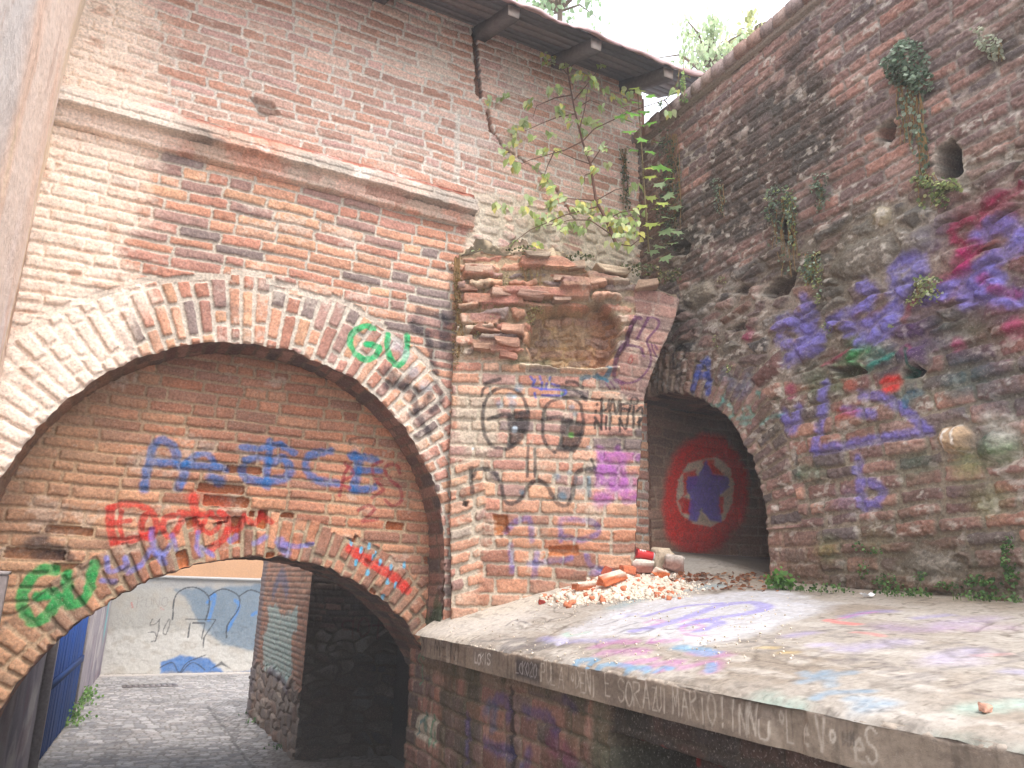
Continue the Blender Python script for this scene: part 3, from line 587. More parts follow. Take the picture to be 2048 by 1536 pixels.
# purple outlined letter on the quoin
T_ = lambda p: Z(1200, 550, 6.144, p)
for st, wd in (([(490, 535), (430, 545), (390, 610), (350, 720), (320, 850), (240, 940), (190, 1060), (170, 1200), (190, 1290), (260, 1330)], .036), ([(320, 860), (430, 880), (500, 910), (535, 1000)], .022), ([(260, 1325), (370, 1330), (470, 1290), (560, 1200), (615, 1100), (620, 960), (590, 880), (580, 800), (640, 720), (710, 640), (725, 570), (660, 530), (580, 530)], .018),
               ([(590, 530), (545, 620), (500, 700), (460, 780)], .022), ([(630, 850), (650, 930), (700, 1010)], .014), ([(670, 860), (700, 920)], .014), ([(60, 1330), (120, 1410)], .012), ([(120, 1320), (180, 1400)], .012)):
    g.stroke(T_(st), wd, (92, 52, 84), .88, .35, lab=6, patch=.1)
g.stroke(T_([(340, 1070), (385, 990), (395, 1060), (370, 1090), (340, 1070)]), .006, (150, 40, 44), .9, .3)
for x in (270, 310, 350): g.stroke(T_([(x, 1380), (x+10, 1420)]), .006, (150, 50, 46), .8, .4)
sdo = -psd(np.array(POUT), U, V)+.012*fbm(U*14, V*14, 3, 109)
g.snap(sdo)
g.build(pr, {0: 'pier_face', 1: ('graffiti', 'black spray face with two large eyes and a wavy mouth'), 2: ('graffiti', 'small blue spray letters over the eyes'), 3: ('graffiti', 'black marker lettering at the pier edge'), 4: ('graffiti', 'magenta spray patch'), 5: ('graffiti', 'faint blue letters low on the pier'), 6: ('graffiti', 'purple outlined letter on the quoin bricks')}, M_BRICK)
# flanks of the pier: rough brick going back to the walls
def flank(q, n0, depth, name, col, root, plane=PIER, amp=.02, seed=1, pal='dark'):
    q = np.array(q); sl_ = np.concatenate([[0], np.cumsum(np.hypot(*np.diff(q, axis=0).T))]); s = np.arange(0, sl_[-1], .012); t = np.arange(0, depth, .012)
    S, T = np.meshgrid(s, t, indexing='ij'); u = np.interp(S, sl_, q[:, 0]); v = np.interp(S, sl_, q[:, 1])
    lay = bricks(T, v, ch=.093, bl=.24, seed=seed, mort=.02, rag=.007); f = ss(0, .03, T)
    h = f*(amp*fbm(T*8, v*8, 3, seed)-.01*(1-lay.m)-.01)
    c = bcol(lay, pal, T, v, seed)*lay.m[..., None]+srgb(*col)*(1-lay.m[..., None])
    return gridmesh(plane.P(u+n0[0]*h, v+n0[1]*h, -T-.0), c, np.ones((len(s)-1, len(t)-1), bool), None, root, {0: name}, M_BRICK)
R_ = [p for p in POUT[14:]]
flank(R_, (1, 0), .75, 'pier_side', (130, 112, 96), pr, seed=111)
flank(POUT[:6], (-1, 0), .25, 'pier_side', (150, 130, 112), pr, seed=112)
# ruined top sloping back to the wall
topc = np.array(POUT[5:15]); s = np.linspace(0, 1, 150); t = np.linspace(0, 1, 46); S, T = np.meshgrid(s, t, indexing='ij')
tu = np.interp(S, np.linspace(0, 1, len(topc)), topc[:, 0]); tv = np.interp(S, np.linspace(0, 1, len(topc)), topc[:, 1])
yb = np.clip(5.5+.09+.5*(tu+.42)+.08, 5.6, 6.6); rise = .30-.10*S
Yt = 5.5+(yb-5.5)*T; Zt = tv+rise*T**.8+.11*fbm(tu*7, Yt*7, 5, 114)*ss(0, .15, T)+.03*ss(0, .1, T)*stones(tu, Yt, .13, .1, 115).m*T
ct = mixc(np.tile(srgb(120, 104, 88), tu.shape+(1,)), srgb(84, 76, 62), ss(-.2, .4, fbm(tu*6, Yt*6, 4, 116))); ct = mixc(ct, srgb(184, 166, 140), ss(.1, .5, fbm(tu*9, Yt*9, 4, 117))*.8)
gridmesh(np.stack([tu, Yt, Zt], -1), ct.astype(np.float32), np.ones((149, 45), bool), None, pr, {0: 'rubble_top'}, M_STONE)
log('pier')
# bricks and lumps lying proud on the ruined courses
mb = MB(); rg = np.random.RandomState(5)
def lump(mb, c, sx, sy, sz, rz, colr, seed, jag=.18):
    r = np.random.RandomState(seed); n = 3; P = []
    v, f = boxm((-1, -1, -1), (1, 1, 1)); v = v*(1+jag*(r.rand(8, 3)*2-1))*np.array([sx, sy, sz])/2
    # subdivide once for a chipped look
    bm = bmesh.new(); vs = [bm.verts.new(p) for p in v]; [bm.faces.new([vs[i] for i in q]) for q in f]
    bmesh.ops.bevel(bm, geom=bm.edges[:], offset=min(sx, sy, sz)*.12, segments=1, affect='EDGES'); bmesh.ops.subdivide_edges(bm, edges=bm.edges[:], cuts=1, use_grid_fill=True)
    bm.verts.ensure_lookup_table(); P = np.array([p.co for p in bm.verts]); P = P+r.normal(0, min(sx, sy, sz)*.035, P.shape)
    F = [tuple(x.index for x in q.verts) for q in bm.faces]; bm.verts.index_update(); F = [tuple(x.index for x in q.verts) for q in bm.faces]; bm.free()
    M = np.array(Matrix.Rotation(rz[2], 3, 'Z') @ Matrix.Rotation(rz[1], 3, 'Y') @ Matrix.Rotation(rz[0], 3, 'X')); P = P@M.T+np.array(c)
    cc = np.tile(srgb(*colr), (len(P), 1))*(1+.12*r.normal(0, 1, (len(P), 1)))
    mb.add(P, F, cc)
for i, (x, y, sx, colr) in enumerate([(948, 538, .2, (170, 140, 124)), (1185, 572, .24, (168, 128, 108)), (1130, 560, .2, (150, 120, 104)), (1060, 598, .26, (160, 120, 106)), (1120, 602, .22, (140, 112, 98)), (1005, 592, .2, (164, 128, 112)), (1225, 548, .26, (166, 146, 124)), (1290, 575, .2, (150, 122, 104)),
                                      (940, 578, .16, (176, 130, 112)), (1012, 690, .22, (176, 126, 108)), (975, 665, .2, (160, 110, 92)), (1030, 668, .2, (170, 124, 104)), (1018, 714, .16, (170, 112, 96)), (965, 700, .2, (160, 120, 100)), (1075, 520, .2, (140, 124, 108)), (1150, 535, .22, (146, 122, 104))]):
    u, v = PIER.uv(x, y); mb = MB(); cl_ = tuple(int(q*.72+w2*.28) for q, w2 in zip(colr, (190, 176, 156))); lump(mb, (u+rg.normal(0, .01), 5.5-.01+rg.normal(0, .02), v), sx*rg.uniform(.6, 1), .16, .05*rg.uniform(.8, 1.2), (rg.normal(0, .14), rg.normal(0, .07), rg.normal(0, .2)), cl_, i+3, .30); mb.build('broken_brick', M_STONE, pr)

log('pier top')
# ================================================================== long brick and rubble wall on the right
rw = thing('brick_wall', 'dark mossy brick and rubble wall on the right with an arched niche, spray painted purple and red', 'wall', tuple(RIGHT.P(2.5, 2.3, 0)))
g = G(RIGHT, 0, 4.9, 1.7, 6.36, .0066); U, V = g.U, g.V; g.jf = .34
lb = bricks(U, V, ch=.080, bl=.29, mort=.015, seed=121, rag=.0045, wob=.022, hv=.2, rnd=.010)
g.lay(lb, np.ones(U.shape, bool), 'dark', (138, 124, 114), 121, rel=.014, bigrel=.008)
lo = bricks(U, V, ch=.1, bl=.25, mort=.024, seed=122, rag=.006, wob=.03, hv=.22, rnd=.014)
lom = ss(3.75, 3.7, V+.05*fbm(U*3, V*3, 3, 10)); g.lay(lo, lom, 'dark', (142, 128, 108), 122, rel=.022, bigrel=.014)
g.col = mixc(g.col, bcol(lo, 'orange', U, V, 3), .45*lom*(lo.R[..., 3] > .55)*lo.m)
rb = stones(U+.03*vn(U*14, V*14, 7), V+.012*vn(U*16, V*16, 8), .24, .088, 123, gap=.016); zlo = np.interp(U, [0, .9, 1.5, 1.8, 5], [4.15, 4.05, 3.75, 3.62, 3.66])+.06*fbm(U*3, V*3, 3, 124)
rbm = ss(-.02, .02, V-zlo)*ss(.03, -.03, V-(4.66-.02*U+.07*fbm(U*2.5, V*3, 3, 125)))
g.lay(rb, rbm, 'stone', (140, 126, 112), 123, rel=.022, bigrel=.016)
g.col = mixc(g.col, bcol(rb, 'dark', U, V, 4), .8*rbm*rb.m*(rb.R[..., 3] > .45))
g.h += rbm*rb.m*(.012*fbm(U*16, V*26, 4, 200)+.008*np.abs(fbm(U*40, V*60, 3, 203)))
# isolated stones set in the brick: pale cobble with white stripes, grey slab, others
def setstone(pts, c, dh, rough=.008, soft=.012):
    q = g.uvs(pts); si, sj = g.sub(q.min(0)-.08, q.max(0)+.08); uu = g.U[si, sj]; vv = g.V[si, sj]; s_ = psd(q, uu, vv)+rough*fbm(uu*14, vv*14, 3, 126)
    mm = ss(.03, .0, s_); ring_ = ss(.05, .02, s_); g.col[si, sj] = mixc(g.col[si, sj], srgb(140, 128, 112), ring_*.8); g.h[si, sj] = g.h[si, sj]*(1-ring_)
    k = ss(soft, -soft, s_); cc = srgb(*c)*(1+.2*fbm(uu*20, vv*20, 4, 127)+.1*vn(uu*90, vv*90, 128))[..., None]
    g.col[si, sj] = g.col[si, sj]*(1-k[..., None])+cc*k[..., None]; g.h[si, sj] += k*dh*np.sqrt(np.clip(-s_/.05, 0, 1))+k*.008*fbm(uu*18, vv*18, 3, 129)
g.mask2 = None
setstone([(1882, 880), (1895, 856), (1925, 850), (1948, 868), (1950, 892), (1930, 908), (1900, 906)], (170, 140, 106), .09)
setstone([(1955, 885), (1985, 862), (2030, 870), (2040, 905), (2000, 925), (1960, 915)], (110, 104, 92), .07)
setstone([(1800, 1130), (1850, 1098), (1930, 1125), (1925, 1145), (1850, 1150)], (128, 120, 110), .012, .02)
setstone([(1700, 500), (1780, 455), (1860, 450), (1865, 490), (1790, 530), (1700, 545)], (122, 112, 98), .05, .02)
setstone([(1660, 545), (1700, 490), (1780, 470), (1800, 500), (1760, 545), (1690, 560)], (116, 106, 94), .05, .02)
setstone([(1790, 440), (1850, 405), (1870, 425), (1830, 455)], (104, 98, 90), .05, .02)
setstone([(1746, 430), (1760, 412), (1780, 415), (1782, 440), (1765, 452), (1748, 446)], (176, 160, 130), .04, .02)
setstone([(1440, 640), (1500, 600), (1505, 615), (1450, 650)], (118, 88, 74), .04)
setstone([(1370, 585), (1420, 560), (1435, 590), (1390, 620), (1370, 610)], (124, 112, 96), .05)
setstone([(1500, 760), (1560, 700), (1570, 740), (1520, 775)], (110, 76, 70), .05)
setstone([(1590, 700), (1640, 670), (1655, 690), (1610, 730)], (104, 78, 74), .05)
setstone([(1815, 700), (1850, 690), (1858, 730), (1830, 750), (1812, 730)], (96, 72, 88), .05)
for x0, x1, y, c in ((1830, 1920, 745, (60, 48, 52)),): pass
# hollows where stones fell out and putlog holes
def hollow(pts, dh, c=(84, 68, 60)):
    q = g.uvs(pts); si, sj = g.sub(q.min(0)-.05, q.max(0)+.05); uu = g.U[si, sj]; vv = g.V[si, sj]; s_ = psd(q, uu, vv)+.012*fbm(uu*12, vv*12, 3, 130)
    k = ss(.01, -.018, s_); g.h[si, sj] = g.h[si, sj]*(1-k)+k*(dh+.012*fbm(uu*15, vv*15, 3, 131)); rim = ss(.035, .005, s_)*(1-k)
    g.col[si, sj] = mixc(mixc(g.col[si, sj], srgb(150, 138, 122), rim*.8), srgb(*c), k*.9)
hollow([(1525, 588), (1550, 560), (1590, 543), (1592, 560), (1575, 590), (1545, 597)], -.11)
hollow([(1470, 585), (1485, 568), (1505, 572), (1500, 590)], -.05); hollow([(1455, 660), (1480, 645), (1500, 645), (1490, 660), (1465, 666)], -.05)
hollow([(1876, 300), (1905, 278), (1922, 300), (1922, 345), (1900, 362), (1872, 350)], -.3, (70, 60, 54))
hollow([(1550, 440), (1572, 425), (1592, 440), (1592, 490), (1572, 492), (1552, 480)], -.22, (66, 58, 50))
hollow([(1755, 262), (1785, 240), (1795, 262), (1785, 285), (1758, 282)], -.10, (66, 56, 52)); hollow([(1340, 490), (1370, 478), (1384, 490), (1376, 510), (1345, 512)], -.07, (80, 70, 62))
hollow([(1805, 738), (1835, 728), (1850, 742), (1842, 752), (1812, 756)], -.08, (40, 34, 38)); hollow([(1660, 735), (1720, 728), (1735, 745), (1680, 756)], -.07, (50, 42, 44))
# niche arch ring
sd, s, th = archdist(U, V, NC, NZ, NR, 133, .016); r = np.hypot(U-NC, V-NZ)
ringo = NR+.34+.07*vn(np.floor(s/.15)*3.7, s*0+.5, 134)
rl = bricks(r-NR, NR*1.12*th, ch=.076, bl=.27, mort=.018, seed=135, rag=.006, wob=.01, head=.2, rnd=.012)
ring = (r < ringo) & (V > NZ) & (U > NC-.2)
g.lay(rl, ss(0, .015, ringo-r)*(V > NZ)*(U > 0), 'dark', (150, 132, 112), 135, rel=.018, bigrel=.01)
g.col = mixc(g.col, srgb(172, 140, 112), .45*ring*ss(.9, .2, U))
jb = (V <= NZ) & (U < 1.36+.5) & (V > 2.2); lj = bricks(U-1.36, V, ch=.105, bl=.27, mort=.016, seed=136, rag=.004, wob=.006, hv=.1, rnd=.012)
jm = ss(.02, -.02, V-NZ+.02)*ss(.02, -.02, U-1.36-.42-.03*vn(V*9, U, 2)); g.lay(lj, jm, 'dark', (140, 124, 104), 136, rel=.01, bigrel=.004); g.col = mixc(g.col, srgb(168, 124, 100), .35*jm)
# moss, soot and pale lichen
mo = ss(-.02, .38, fbm(U*1.6+4, V*1.6, 5, 137)+.30*np.exp(-((V-5.35+.12*(U-1))/.42)**2)-.05)*ss(6.3, 6.0, V)*ss(4.3, 4.7, V)*(U > .3)
g.col = mixc(g.col, srgb(66, 62, 54), .72*mo); g.h += .008*mo*np.maximum(fbm(U*30, V*30, 3, 138), 0)
mo2 = ss(.1, .5, fbm(U*2, V*2+7, 5, 139))*(V < 4.7); g.col = mixc(g.col, srgb(86, 80, 60), .45*mo2)
li = ss(.33, .5, fbm(U*16, V*22, 4, 140)+.2*fbm(U*2, V*2, 3, 141)); g.col = mixc(g.col, srgb(190, 180, 166), .6*li)
wh = ss(.35, .6, fbm(U*6, V*7, 4, 142))*(V > 4.6); g.col = mixc(g.col, srgb(196, 176, 160), .4*wh)
red = (lb.R[..., 3] > .92)*lb.m*(V > 4.6)*(1-mo); g.col = mixc(g.col, srgb(180, 122, 100), .4*red)
g.mask = np.clip(lb.m*(1-rbm)*(1-lom)+lo.m*lom+rb.m*rbm, 0, 1)
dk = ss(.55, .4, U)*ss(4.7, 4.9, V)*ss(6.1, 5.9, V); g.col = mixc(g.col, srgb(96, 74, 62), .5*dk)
gm = ss(2.75, 2.4, V+.1*fbm(U*4, V*4, 3, 143))*(U > 1.5); g.col = mixc(g.col, srgb(92, 82, 62), .55*gm)
g.stroke([(1500, 1150)]*2, .01, BLK, 0)
g.h += .009*np.abs(fbm(U*20, V*32, 4, 301))*(.4+.6*g.mask)+.004*vn(U*70, V*90, 302); g.col = np.clip(g.col*(1+.22*fbm(U*40, V*60, 3, 303))[..., None], 0, 1)
g.fill([(2040, 60), (1990, 60), (1960, 120), (1995, 150), (2040, 140)], (70, 62, 56), .5, .06, rough=.1)
gg_ = g.col.mean(-1, keepdims=True); g.col = (g.col*.84+gg_*.16)*1.06
# spray on the wall
VI = (118, 110, 182); DR = (122, 34, 56); MG = (176, 44, 110); TE = (30, 104, 100); DG = (60, 110, 60)
D_ = lambda p: Z(1550, 550, 4.112, p)
for x, y, r_, c, a in ((1930, 560, .16, DR, .45), (1985, 480, .2, DR, .5), (1880, 610, .16, DR, .4), (2020, 640, .2, DR, .5), (1740, 640, .14, DR, .35), (1700, 740, .14, DR, .3), (1920, 700, .15, (60, 40, 90), .35), (1980, 590, .12, (70, 60, 130), .4), (1850, 650, .14, (70, 60, 130), .35),
                       (1990, 760, .14, (60, 90, 110), .35), (1930, 760, .1, TE, .4), (1640, 770, .1, DG, .35), (1720, 700, .09, (60, 130, 84), .6), (1760, 720, .07, TE, .6), (1900, 640, .1, DG, .35), (1960, 660, .09, (70, 84, 40), .5), (1820, 790, .09, TE, .55), (2000, 820, .12, (70, 96, 120), .3), (1690, 760, .08, (70, 120, 70), .4),
                       (1940, 430, .12, (110, 40, 60), .4), (2010, 420, .12, (120, 30, 60), .55), (1870, 470, .09, (96, 90, 140), .3), (1830, 690, .1, (70, 40, 90), .5), (1610, 945, .07, (50, 110, 80), .55), (1640, 950, .05, (46, 100, 74), .5), (1830, 930, .08, (60, 110, 84), .4), (1940, 930, .07, (100, 140, 60), .5),
                       (2010, 900, .06, (80, 130, 60), .5), (1985, 880, .05, (50, 80, 60), .6), (1700, 1000, .08, (120, 110, 180), .25), (1660, 1100, .07, (120, 150, 60), .3), (1980, 1000, .08, (120, 140, 60), .35), (1750, 1080, .07, (110, 120, 60), .25)):
    g.blob(x, y, r_, c, a, soft=.8, asp=1.2)
for st, wd in (([(1790, 540), (1830, 520), (1840, 545), (1800, 590), (1790, 560)], .09), ([(1730, 570), (1750, 590), (1735, 610)], .07), ([(1800, 620), (1760, 660), (1720, 690)], .07), ([(1610, 600), (1630, 640), (1600, 700)], .08), ([(1560, 650), (1600, 640), (1610, 700), (1580, 720)], .09), ([(1560, 680), (1610, 700), (1640, 690), (1620, 660), (1590, 650)], .08),
               ([(1640, 670), (1690, 630), (1740, 610)], .07), ([(1700, 660), (1760, 640), (1790, 620), (1780, 660), (1740, 680)], .08), ([(1880, 580), (1960, 540), (2000, 560)], .07), ([(1940, 600), (1990, 590), (2040, 600)], .09), ([(1930, 580), (1990, 560)], .08), ([(1960, 470), (2010, 450), (2040, 470)], .09), ([(1990, 520), (2045, 490)], .08),
               ([(1570, 830), (1590, 860), (1600, 820)], .07), ([(1655, 770), (1645, 850), (1635, 900)], .06), ([(1630, 905), (1720, 885), (1860, 862)], .05), ([(1725, 790), (1780, 800), (1860, 860)], .05), ([(1720, 920), (1722, 980), (1735, 1010)], .055), ([(1735, 965), (1765, 975), (1760, 1005), (1730, 1015)], .05), ([(1690, 820), (1750, 830)], .05), ([(1850, 600), (1900, 590)], .06)):
    g.stroke(st, wd*1.1, VI, .95, .6, lab=3, patch=.4)
for st, wd in (([(2045, 375), (1990, 410), (1960, 450)], .05), ([(1960, 430), (1920, 450), (1905, 480)], .05), ([(1905, 470), (1930, 500), (1940, 530)], .05), ([(1960, 500), (1920, 540), (1880, 560)], .05), ([(2040, 590), (1990, 580)], .05), ([(1830, 600), (1810, 640)], .04), ([(1650, 730), (1700, 700)], .03)): g.stroke(st, wd, (150, 34, 76), .7, .6, lab=4, patch=.4)
for x, y, r_ in ((1945, 500, .06), (1930, 530, .06), (2030, 660, .05), (1920, 690, .04), (1970, 560, .04), (1815, 700, .03), (1585, 780, .05), (1500, 670, .05)): g.blob(x, y, r_, MG, .6)
g.fill(D_([(880, 880), (940, 830), (1040, 820), (1060, 870), (1020, 950), (930, 980), (880, 930)]), (214, 50, 44), .95, .02, lab=5)
g.fill(D_([(545, 860), (640, 850), (710, 900), (650, 970), (570, 920)]), (170, 84, 70), .7, .02); g.fill(D_([(500, 1100), (640, 1090), (720, 1120), (680, 1170), (520, 1190)]), (176, 70, 60), .65, .02)
g.fill(D_([(880, 740), (1000, 640), (1070, 640), (1050, 800), (960, 830), (880, 850)]), (44, 34, 50), .7, .03)
g.stroke(D_([(1080, 620), (1110, 740), (1090, 830)]), .04, (30, 110, 96), .8, .5, lab=6); g.stroke(D_([(770, 790), (860, 720), (980, 650)]), .035, (34, 124, 110), .8, .5, lab=6); g.stroke(D_([(1080, 1080), (1090, 1000), (1200, 970)]), .04, (36, 100, 130), .7, .5, lab=6)
g.stroke(D_([(490, 740), (640, 720), (760, 760)]), .02, (120, 160, 120), .7, .5); g.stroke(D_([(640, 690), (700, 620), (760, 600)]), .06, (60, 140, 80), .7, .6, lab=6)
g.stroke([(1905, 862), (1902, 895)], .018, (226, 220, 210), .9, .3); g.stroke([(1918, 855), (1926, 890)], .014, (226, 220, 210), .85, .3); g.stroke([(1890, 900), (1945, 905)], .01, (200, 190, 176), .5, .4)
for x, y in ((2000, 858), (2010, 880), (1975, 845), (2030, 860), (1990, 840)): g.blob(x, y, .05, (196, 190, 178), .45)
# marks on the ring: black figure eight, blue arch letter, turquoise tag
for st in ([(1005, 860), (940, 900), (905, 1010), (920, 1140)], [(1005, 860), (1065, 900), (1050, 980), (1010, 1070)], [(930, 1150), (990, 1120), (1010, 1180), (960, 1260)]): g.stroke(T_(st), .028, (40, 34, 34), .85, .4, lab=7)
g.blob(*T_([(1210, 680)])[0], .05, (52, 46, 46), .75, lab=7); g.blob(*T_([(1000, 1310)])[0], .05, (60, 50, 46), .5); g.blob(*T_([(970, 990)])[0], .015, (40, 34, 34), .8)
for st in ([(1150, 1420), (1210, 1240), (1280, 1080), (1340, 1060), (1350, 1200), (1350, 1440)], [(1220, 1230), (1340, 1250)]): g.stroke(T_(st), .06, (62, 82, 164), .8, .5, lab=8, patch=.3)
Q7 = lambda p: Z(1250, 650, 2.56, p)
for st in ([(420, 410), (500, 410), (520, 340)], [(500, 370), (560, 440), (540, 480)], [(620, 430), (600, 500), (650, 500)], [(700, 510), (740, 480)], [(580, 480), (660, 470), (640, 420)], [(690, 350), (700, 370)], [(760, 470), (810, 460)]): g.stroke(Q7(st), .03, (96, 176, 164), .55, .6, lab=9, patch=.5)
for x, y in ((560, 300), (640, 300), (520, 260), (600, 340)): g.blob(*Q7([(x, y)])[0], .06, (84, 110, 150), .35)
g.lab[(g.lab == 0) & ring] = 1
g.snap(sd)
g.build(rw, {0: 'wall_face', 1: 'arch_ring', 3: ('graffiti', 'large violet spray lettering'), 4: ('graffiti', 'dark red and pink spray strokes'), 5: ('graffiti', 'bright red spray dot'), 6: ('graffiti', 'teal and green spray strokes'), 7: ('graffiti', 'black curl on the niche arch'), 8: ('graffiti', 'blue arch shaped mark on the niche arch'), 9: ('graffiti', 'pale turquoise tag on the niche arch')}, M_BRICK)
soffit(RIGHT, NC, NZ, NR, 133, 1.9, 1.9, rw, 'niche_soffit', amp=.016, dirt=1.)
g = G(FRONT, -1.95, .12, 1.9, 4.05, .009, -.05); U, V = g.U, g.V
lay = bricks(U, V, ch=.085, bl=.26, mort=.012, seed=151, rag=.006, wob=.02, rnd=.012); g.lay(lay, np.ones(U.shape, bool), 'dark', (168, 146, 126), 151, rel=.012, bigrel=.007)
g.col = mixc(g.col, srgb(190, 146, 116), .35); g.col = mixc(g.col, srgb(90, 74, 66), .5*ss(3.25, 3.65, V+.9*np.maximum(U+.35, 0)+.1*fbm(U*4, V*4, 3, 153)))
N_ = Q7
outer = [(430, 555), (510, 580), (570, 650), (625, 760), (635, 900), (600, 1000), (520, 1100), (420, 1170), (300, 1160), (210, 1080), (190, 950), (200, 800), (240, 680), (320, 590)]
g.fill(N_(outer), (236, 50, 42), .95, .05, lab=1, rough=.03, patch=.15); g.fill(N_([(300, 1100), (430, 1100), (560, 1000), (600, 1060), (480, 1190), (260, 1180)]), (150, 40, 36), .5, .08)
g.fill(N_([(400, 685), (470, 680), (530, 730), (555, 820), (545, 920), (500, 1000), (430, 1035), (350, 1020), (285, 970), (258, 880), (270, 790), (320, 710)]), (232, 212, 188), .95, .012, lab=1, rough=.008, patch=.1)
RE = (232, 36, 32)
for p in ([(395, 690), (455, 690), (460, 760), (400, 770)], [(430, 700), (500, 760), (510, 800), (440, 790)], [(290, 760), (360, 740), (370, 800), (330, 850), (290, 880), (340, 900), (330, 960), (290, 960), (270, 900), (300, 860)], [(470, 880), (500, 880), (500, 960), (470, 980)], [(300, 900), (350, 900), (340, 980), (290, 960)]): g.fill(N_(p), RE, .93, .012, lab=1, rough=.006)
g.fill(N_([(410, 690), (445, 765), (525, 775), (530, 830), (475, 880), (490, 1010), (430, 1000), (385, 940), (365, 1010), (320, 1000), (335, 890), (312, 830), (315, 780), (375, 770)]), (122, 98, 196), .95, .012, lab=1, rough=.006, patch=.1)
g.fill(N_([(385, 945), (410, 1000), (375, 1010)]), (204, 180, 152), .9, .01, lab=1)
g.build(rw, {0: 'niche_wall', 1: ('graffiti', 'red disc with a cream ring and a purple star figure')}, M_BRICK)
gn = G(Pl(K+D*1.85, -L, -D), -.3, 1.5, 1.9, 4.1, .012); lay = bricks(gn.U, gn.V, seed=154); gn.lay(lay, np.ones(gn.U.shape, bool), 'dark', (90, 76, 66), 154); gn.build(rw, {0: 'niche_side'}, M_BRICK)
# coping of bricks on edge, and the wall body behind
mb = MB(); rg = np.random.RandomState(9); x = -.1
while x < 4.9:
    wdt = .11+rg.rand()*.02; c = srgb(*random.choice([(146, 128, 122), (154, 132, 122), (138, 122, 118), (150, 122, 110)]))
    mb.box(RIGHT.P(x, 6.335+rg.normal(0, .003), .075+rg.normal(0, .006)), RIGHT.d*wdt, -RIGHT.n*.5, (0, 0, .10), c*(1+rg.normal(0, .06)), .004); x += wdt+.012
mb.box(RIGHT.P(-.1, 6.30, .045), RIGHT.d*5, -RIGHT.n*.45, (0, 0, .045), srgb(150, 138, 128)); mb.build('coping', M_BRICK, rw)
mb = MB(); mb.box(RIGHT.P(1.5, 0, -.32), RIGHT.d*3.4, -RIGHT.n*.7, (0, 0, 6.3), srgb(120, 100, 88)); mb.box(RIGHT.P(-.1, 3.95, -.32), RIGHT.d*1.65, -RIGHT.n*1.7, (0, 0, 2.35), srgb(120, 100, 88)); mb.box(RIGHT.P(-.3, 0, -1.9), RIGHT.d*1.85, -RIGHT.n*.25, (0, 0, 3.95), srgb(120, 100, 88)); mb.build('wall_core', M_BRICK, rw)
# strip of wall in the corner above the pier
gc_ = G(Pl(K-NF*.28, -D, NF), -.3, .5, 4.3, 6.3, .012); lay = bricks(gc_.U, gc_.V, seed=155, ch=.08); gc_.lay(lay, np.ones(gc_.U.shape, bool), 'dark', (130, 110, 98), 155); gc_.build(fw, {0: 'corner_recess'}, M_BRICK)
log('right')
# ================================================================== raised platform: brick side, sloping concrete slab
def slabf(a, b):
    b = np.clip(b, 0, 2.0)
    return .30*b**.8-.055*a*b/1.9+.03*ss(.7, 0, a)*ss(0, .2, b)+.105*ss(1.5, .5, a)*ss(0, 1.3, b)
class SlabPl:
    O = C1+np.array([0, 0, 1.97]); d = -L; v = D; n = np.array([0, 0, 1.])
    def uv(s, x, y, off=0):
        r = ray(x, y); t = np.linspace(1.2, 9, 900); P = EYE+t[:, None]*r; q = P-s.O; a = q@s.d; b = q@s.v
        f = P[:, 2]-(1.97+slabf(a, b)); f = np.where((b < -.05), 1, f); i = np.argmax(f < 0)
        if not (f < 0).any(): i = int(np.argmin(np.where(b < -.05, 9, f)))
        return float(a[i]), float(b[i])
    def P(s, u, v, h=0):
        P = s.O+np.asarray(u)[..., None]*s.d+np.asarray(v)[..., None]*s.v; P = P.copy(); P[..., 2] += slabf(u, v)+h; return P
SL = SlabPl()
pf = thing('platform', 'raised brick platform with a painted sloping concrete slab on top', 'platform', tuple(EDGE.P(2.5, 0, -.9)))
g = G(SL, -.12, 4.7, 0, 3.8, .0085); U, V = g.U, g.V
_gs = g.stroke; g.stroke = lambda pts, w, c, a=1., soft=.3, **k: _gs(pts, w*1.4, c, a*.8, min(.95, soft*1.5), **k)
g.h = .005*fbm(U*2.5, V*2.5, 4, 161)+.002*fbm(U*30, V*30, 3, 162)-.010*ss(.02, 0, V+.012*fbm(U*9, U*0, 4, 163))-.012*ss(.5, .62, fbm(U*5, V*3, 4, 164))
c = np.tile(srgb(184, 176, 166), U.shape+(1,)); c = mixc(c, srgb(156, 142, 126), ss(-.1, .45, fbm(U*2, V*3, 5, 165))*.7)
c = mixc(c, srgb(150, 136, 118), .75*ss(1.35, 1.85, V+.2*fbm(U*3, V*3, 4, 166))*ss(.7, 1.3, U)); c = mixc(c, srgb(212, 206, 198), .6*ss(.0, .4, fbm(U*4, V*11, 5, 167))*ss(1.6, 1.2, V))
c = mixc(c, srgb(226, 218, 204), .8*ss(.9, .5, U+.12*fbm(U*3, V*3, 4, 168))*ss(1.45, 1.2, V)); c = mixc(c, srgb(120, 108, 96), .8*ss(1.9, 2.05, V)*(U > .2))
c = mixc(c, srgb(130, 122, 114), .5*ss(.2, .5, fbm(U*14, V*30, 4, 169))*ss(1.2, .4, V)); ck = ss(.022, .008, np.abs(fbm(U*1.7, V*2.1, 3, 310)))*ss(-.1, .2, fbm(U*1.1+5, V*1.3, 2, 311)); c = mixc(c, srgb(110, 98, 88), .55*ck); g.h -= .004*ck
c = mixc(c, srgb(120, 110, 100), .6*ss(.42, .55, fbm(U*26, V*26, 3, 312)))
c = c*(1+.10*vn(U*110, V*110, 170)+.05*fbm(U*30, V*70, 3, 171))[..., None]
g.col = (c*.74).astype(np.float32)
E_ = lambda p: Z(840, 1180, 3.357, p)
F_ = lambda p: Z(1400, 1180, 3.16, p)
